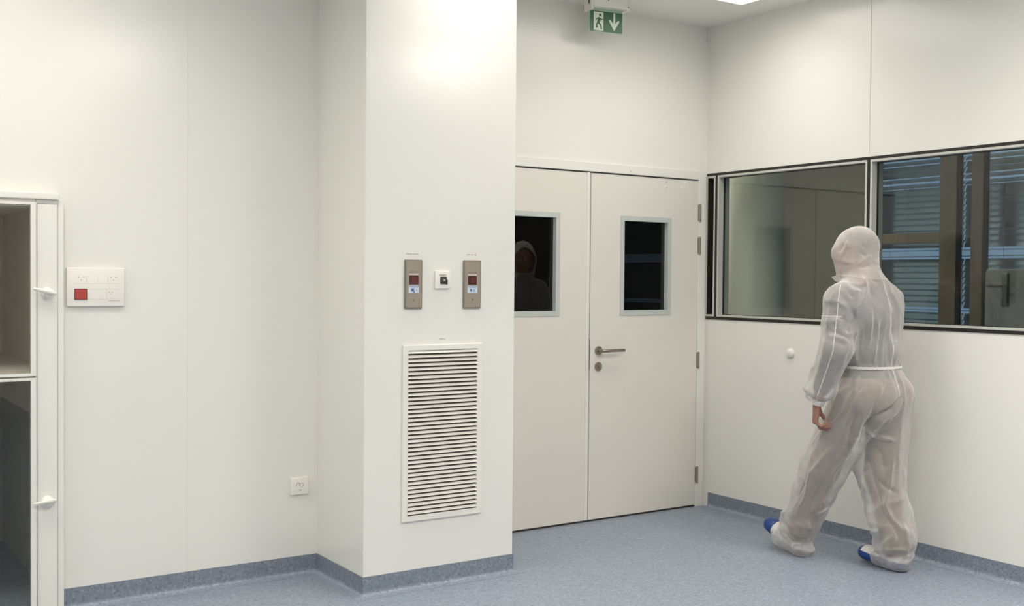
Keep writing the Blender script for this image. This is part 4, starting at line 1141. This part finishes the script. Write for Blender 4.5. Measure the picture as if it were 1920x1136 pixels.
# doubled cloth: waist elastic, back and sleeve seams, hood rim, cuffs
from mathutils.bvhtree import BVHTree
bv = BVHTree.FromPolygons(Pc.tolist(), Fk.tolist())
def onto(p, d, far=.6):
    h_ = bv.ray_cast(Vector(p) - Vector(d) * far, Vector(d), 2 * far)
    return h_[0]
def seam(name, rays, w=.0042, t=.0032):
    pts = [onto(p, d) for p, d in rays]; pts = [p for p in pts if p is not None]
    for _ in range(2): pts = [pts[0]] + [(a + b * 2 + c) / 4 for a, b, c in zip(pts, pts[1:], pts[2:])] + [pts[-1]]
    out = [pts[0]]
    for p in pts[1:]:
        if (p - out[-1]).length < .09: out.append(p)
    m = MB(); q = []
    for i, p in enumerate(out):
        d = out[min(i + 1, len(out) - 1)] - out[max(i - 1, 0)]
        _, nn, _, _ = bv.find_nearest(p)
        if d.length < 1e-6: continue
        s_ = nn.cross(d).normalized(); q.append((p, nn, s_))
    R_ = []
    for p, nn, s_ in q:
        R_.append([m.bm.verts.new(p + s_ * (w / 2 * a) + nn * b) for a, b in ((-1, -.001), (-.8, t * .8), (0, t), (.8, t * .8), (1, -.001))])
    for A, B in zip(R_, R_[1:]):
        for i in range(4): m.bm.faces.new((A[i], A[i + 1], B[i + 1], B[i]))
        m.bm.faces.new((A[4], A[0], B[0], B[4]))
    m.bm.faces.new(R_[0]); m.bm.faces.new(R_[-1][::-1])
    return m.build(name, M['cloth2'], cover, smooth=True)
sh_v = np.intersect1d(np.unique(Fk[inh]), np.unique(Fk[~inh]))
q = Pc[sh_v]; c0 = np.array([-.388, -1.545]); an = np.arctan2(q[:, 1] - c0[1], q[:, 0] - c0[0]); od = np.argsort(an)
q = q[od]
gr = np.stack([np.interp(np.linspace(-math.pi, math.pi, 91)[:-1], an[od], q[:, k], period=2 * math.pi) for k in range(3)], 1)
for _ in range(6): gr = (np.roll(gr, 1, 0) + 2 * gr + np.roll(gr, -1, 0)) / 4
m = MB(); rings = []
for i in range(90):
    d = Vector((gr[i, 0] - c0[0], gr[i, 1] - c0[1], .02)).normalized()
    rings.append([m.bm.verts.new(Vector(gr[i]) + d * a_ + Vector((0, 0, b_))) for a_, b_ in ((-.003, -.005), (.001, -.004), (.0025, 0), (.001, .004), (-.003, .005))])
for i in range(90):
    A, B = rings[i], rings[(i + 1) % 90]
    for k in range(5): m.bm.faces.new((A[k], A[(k + 1) % 5], B[(k + 1) % 5], B[k]))
m.build('collar_seam', M['cloth_h'], cover, smooth=True)
zs = lambda a, b, n: [a + (b - a) * i / (n - 1) for i in range(n)]
seam('back_seam', [((-.378, -1.6, z), (0, 1, 0)) for z in zs(1.475, 1.055, 60)])
seam('seat_seam', [((-.378, -1.6, z), (0, 1, 0)) for z in zs(1.035, .905, 30)], .0055)
# waist elastic all around
wr = []
for i in range(120):
    a = 2 * math.pi * i / 120; d = Vector((math.cos(a), math.sin(a), 0)); best = 0
    for dz in (-.008, -.004, 0, .004, .008):
        h_ = bv.ray_cast(Vector((-.377, -1.612, 1.045 + dz)), d, .22)
        if h_[0] is not None: best = max(best, h_[3])
    wr.append(best)
wr = np.array(wr); wr[wr == 0] = .14
wr = np.maximum.reduce([np.roll(wr, k) for k in range(-3, 4)])
for _ in range(3): wr = (np.roll(wr, 1) + wr + np.roll(wr, -1)) / 3
m = MB(); rings = []
for i in range(120):
    a = 2 * math.pi * i / 120; c = Vector((-.377, -1.612, 1.045)); d = Vector((math.cos(a), math.sin(a), 0))
    rings.append([m.bm.verts.new(c + d * (wr[i] + x_) + Vector((0, 0, z_ + .0012 * math.sin(i * 1.9)))) for x_, z_ in ((-.002, -.0065), (.002, -.006), (.0032, 0), (.002, .006), (-.002, .0065))])
for i in range(120):
    A, B = rings[i], rings[(i + 1) % 120]
    for k in range(5): m.bm.faces.new((A[k], A[(k + 1) % 5], B[(k + 1) % 5], B[k]))
m.build('waist_elastic', M['cloth2'], cover, smooth=True)
sl = lambda a, b, n: [a + (b - a) * i / (n - 1) for i in range(n)]
seam('sleeve_seam', [(p, (.85, .53, 0)) for p in sl(SL + [0, .0, .06], EL, 36)] + [(p, (.85, .53, 0)) for p in sl(EL, WL + [0, 0, .0], 36)][1:], .0042, .0025)
seam('yoke_seam', [((-.6, y, 1.305), (1, 0, 0)) for y in zs(-1.52, -1.645, 24)], .004)
# hood seam and collar edge
seam('hood_seam', [(tuple(HC + hw * f), (0, 0, -1)) for f in zs(.085, -.09, 30)] + [(tuple(HC + upz * u), tuple(hw)) for u in zs(.07, -.06, 24)], .004)
# gathered cuff and hood rims
def rim(name, c, ax, r, w, n=40):
    ax = np.array(ax) / np.linalg.norm(ax); e1 = np.cross(ax, [.2, .5, .7]); e1 /= np.linalg.norm(e1); e2 = np.cross(ax, e1)
    m = MB(); rings = []
    for i in range(n):
        a = 2 * math.pi * i / n
        rr = r * (1 + .07 * math.sin(a * 7) + .04 * math.sin(a * 11 + 1))
        p = Vector(np.array(c) + (e1 * math.cos(a) + e2 * math.sin(a)) * rr); o_ = Vector(e1 * math.cos(a) + e2 * math.sin(a)); x_ = Vector(ax)
        rings.append([m.bm.verts.new(p + o_ * math.cos(t) * .004 + x_ * math.sin(t) * w) for t in [2 * math.pi * k / 8 for k in range(8)]])
    for i in range(n):
        A, B = rings[i], rings[(i + 1) % n]
        for k in range(8): m.bm.faces.new((A[k], A[(k + 1) % 8], B[(k + 1) % 8], B[k]))
    return m.build(name, M['cloth2'], cover, smooth=True)
rim('sleeve_cuff', WL + (WL - EL) / np.linalg.norm(WL - EL) * .016, WL - EL, .036, .014)
rim('sleeve_cuff', WR + (WR - ER) / np.linalg.norm(WR - ER) * .016, WR - ER, .036, .014)
# collar flap standing off below the hood
fp = [hd3(.045, -.070, -.112), hd3(.108, -.052, -.128), hd3(.088, -.062, -.150), hd3(.03, -.085, -.165)]
m = MB(); A = [m.bm.verts.new(Vector(p)) for p in fp]; B = [m.bm.verts.new(Vector(p) + Vector(sd) * .003) for p in fp]
m.bm.faces.new(A); m.bm.faces.new(B[::-1])
for i in range(4): m.bm.faces.new((A[i], A[(i + 1) % 4], B[(i + 1) % 4], B[i]))
m.build('collar_flap', M['cloth'], cover)



# ------------------------------------------------------------------ camera, world, view
cam = bpy.data.cameras.new('camera'); co = bpy.data.objects.new('camera', cam); COL.objects.link(co)
yaw, pit, rol, foc = math.radians(33.6906), math.radians(-1.2773), math.radians(.4777), 2049.2637
fw = Vector((math.sin(yaw) * math.cos(pit), math.cos(yaw) * math.cos(pit), math.sin(pit)))
rt = Vector((math.cos(yaw), -math.sin(yaw), 0)); up = rt.cross(fw)
rt2 = rt * math.cos(rol) + up * math.sin(rol); up2 = -rt * math.sin(rol) + up * math.cos(rol)
Rm = Matrix((rt2, up2, -fw)).transposed()
co.matrix_world = Matrix.Translation((-5.0376, -5.2648, 1.4812)) @ Rm.to_4x4()
cam.sensor_fit = 'HORIZONTAL'; cam.sensor_width = 36; cam.lens = foc / 1920 * 36
cam.clip_start = .02
SC.camera = co
w = bpy.data.worlds.new('dusk'); SC.world = w; w.use_nodes = True
bg = w.node_tree.nodes['Background']; bg.inputs[0].default_value = (.42, .62, .85, 1); bg.inputs[1].default_value = .55
SC.view_settings.view_transform = 'Standard'; SC.view_settings.look = 'None'; SC.view_settings.gamma = 1
SC.view_settings.exposure = 0.31
SC.view_settings.use_curve_mapping = False
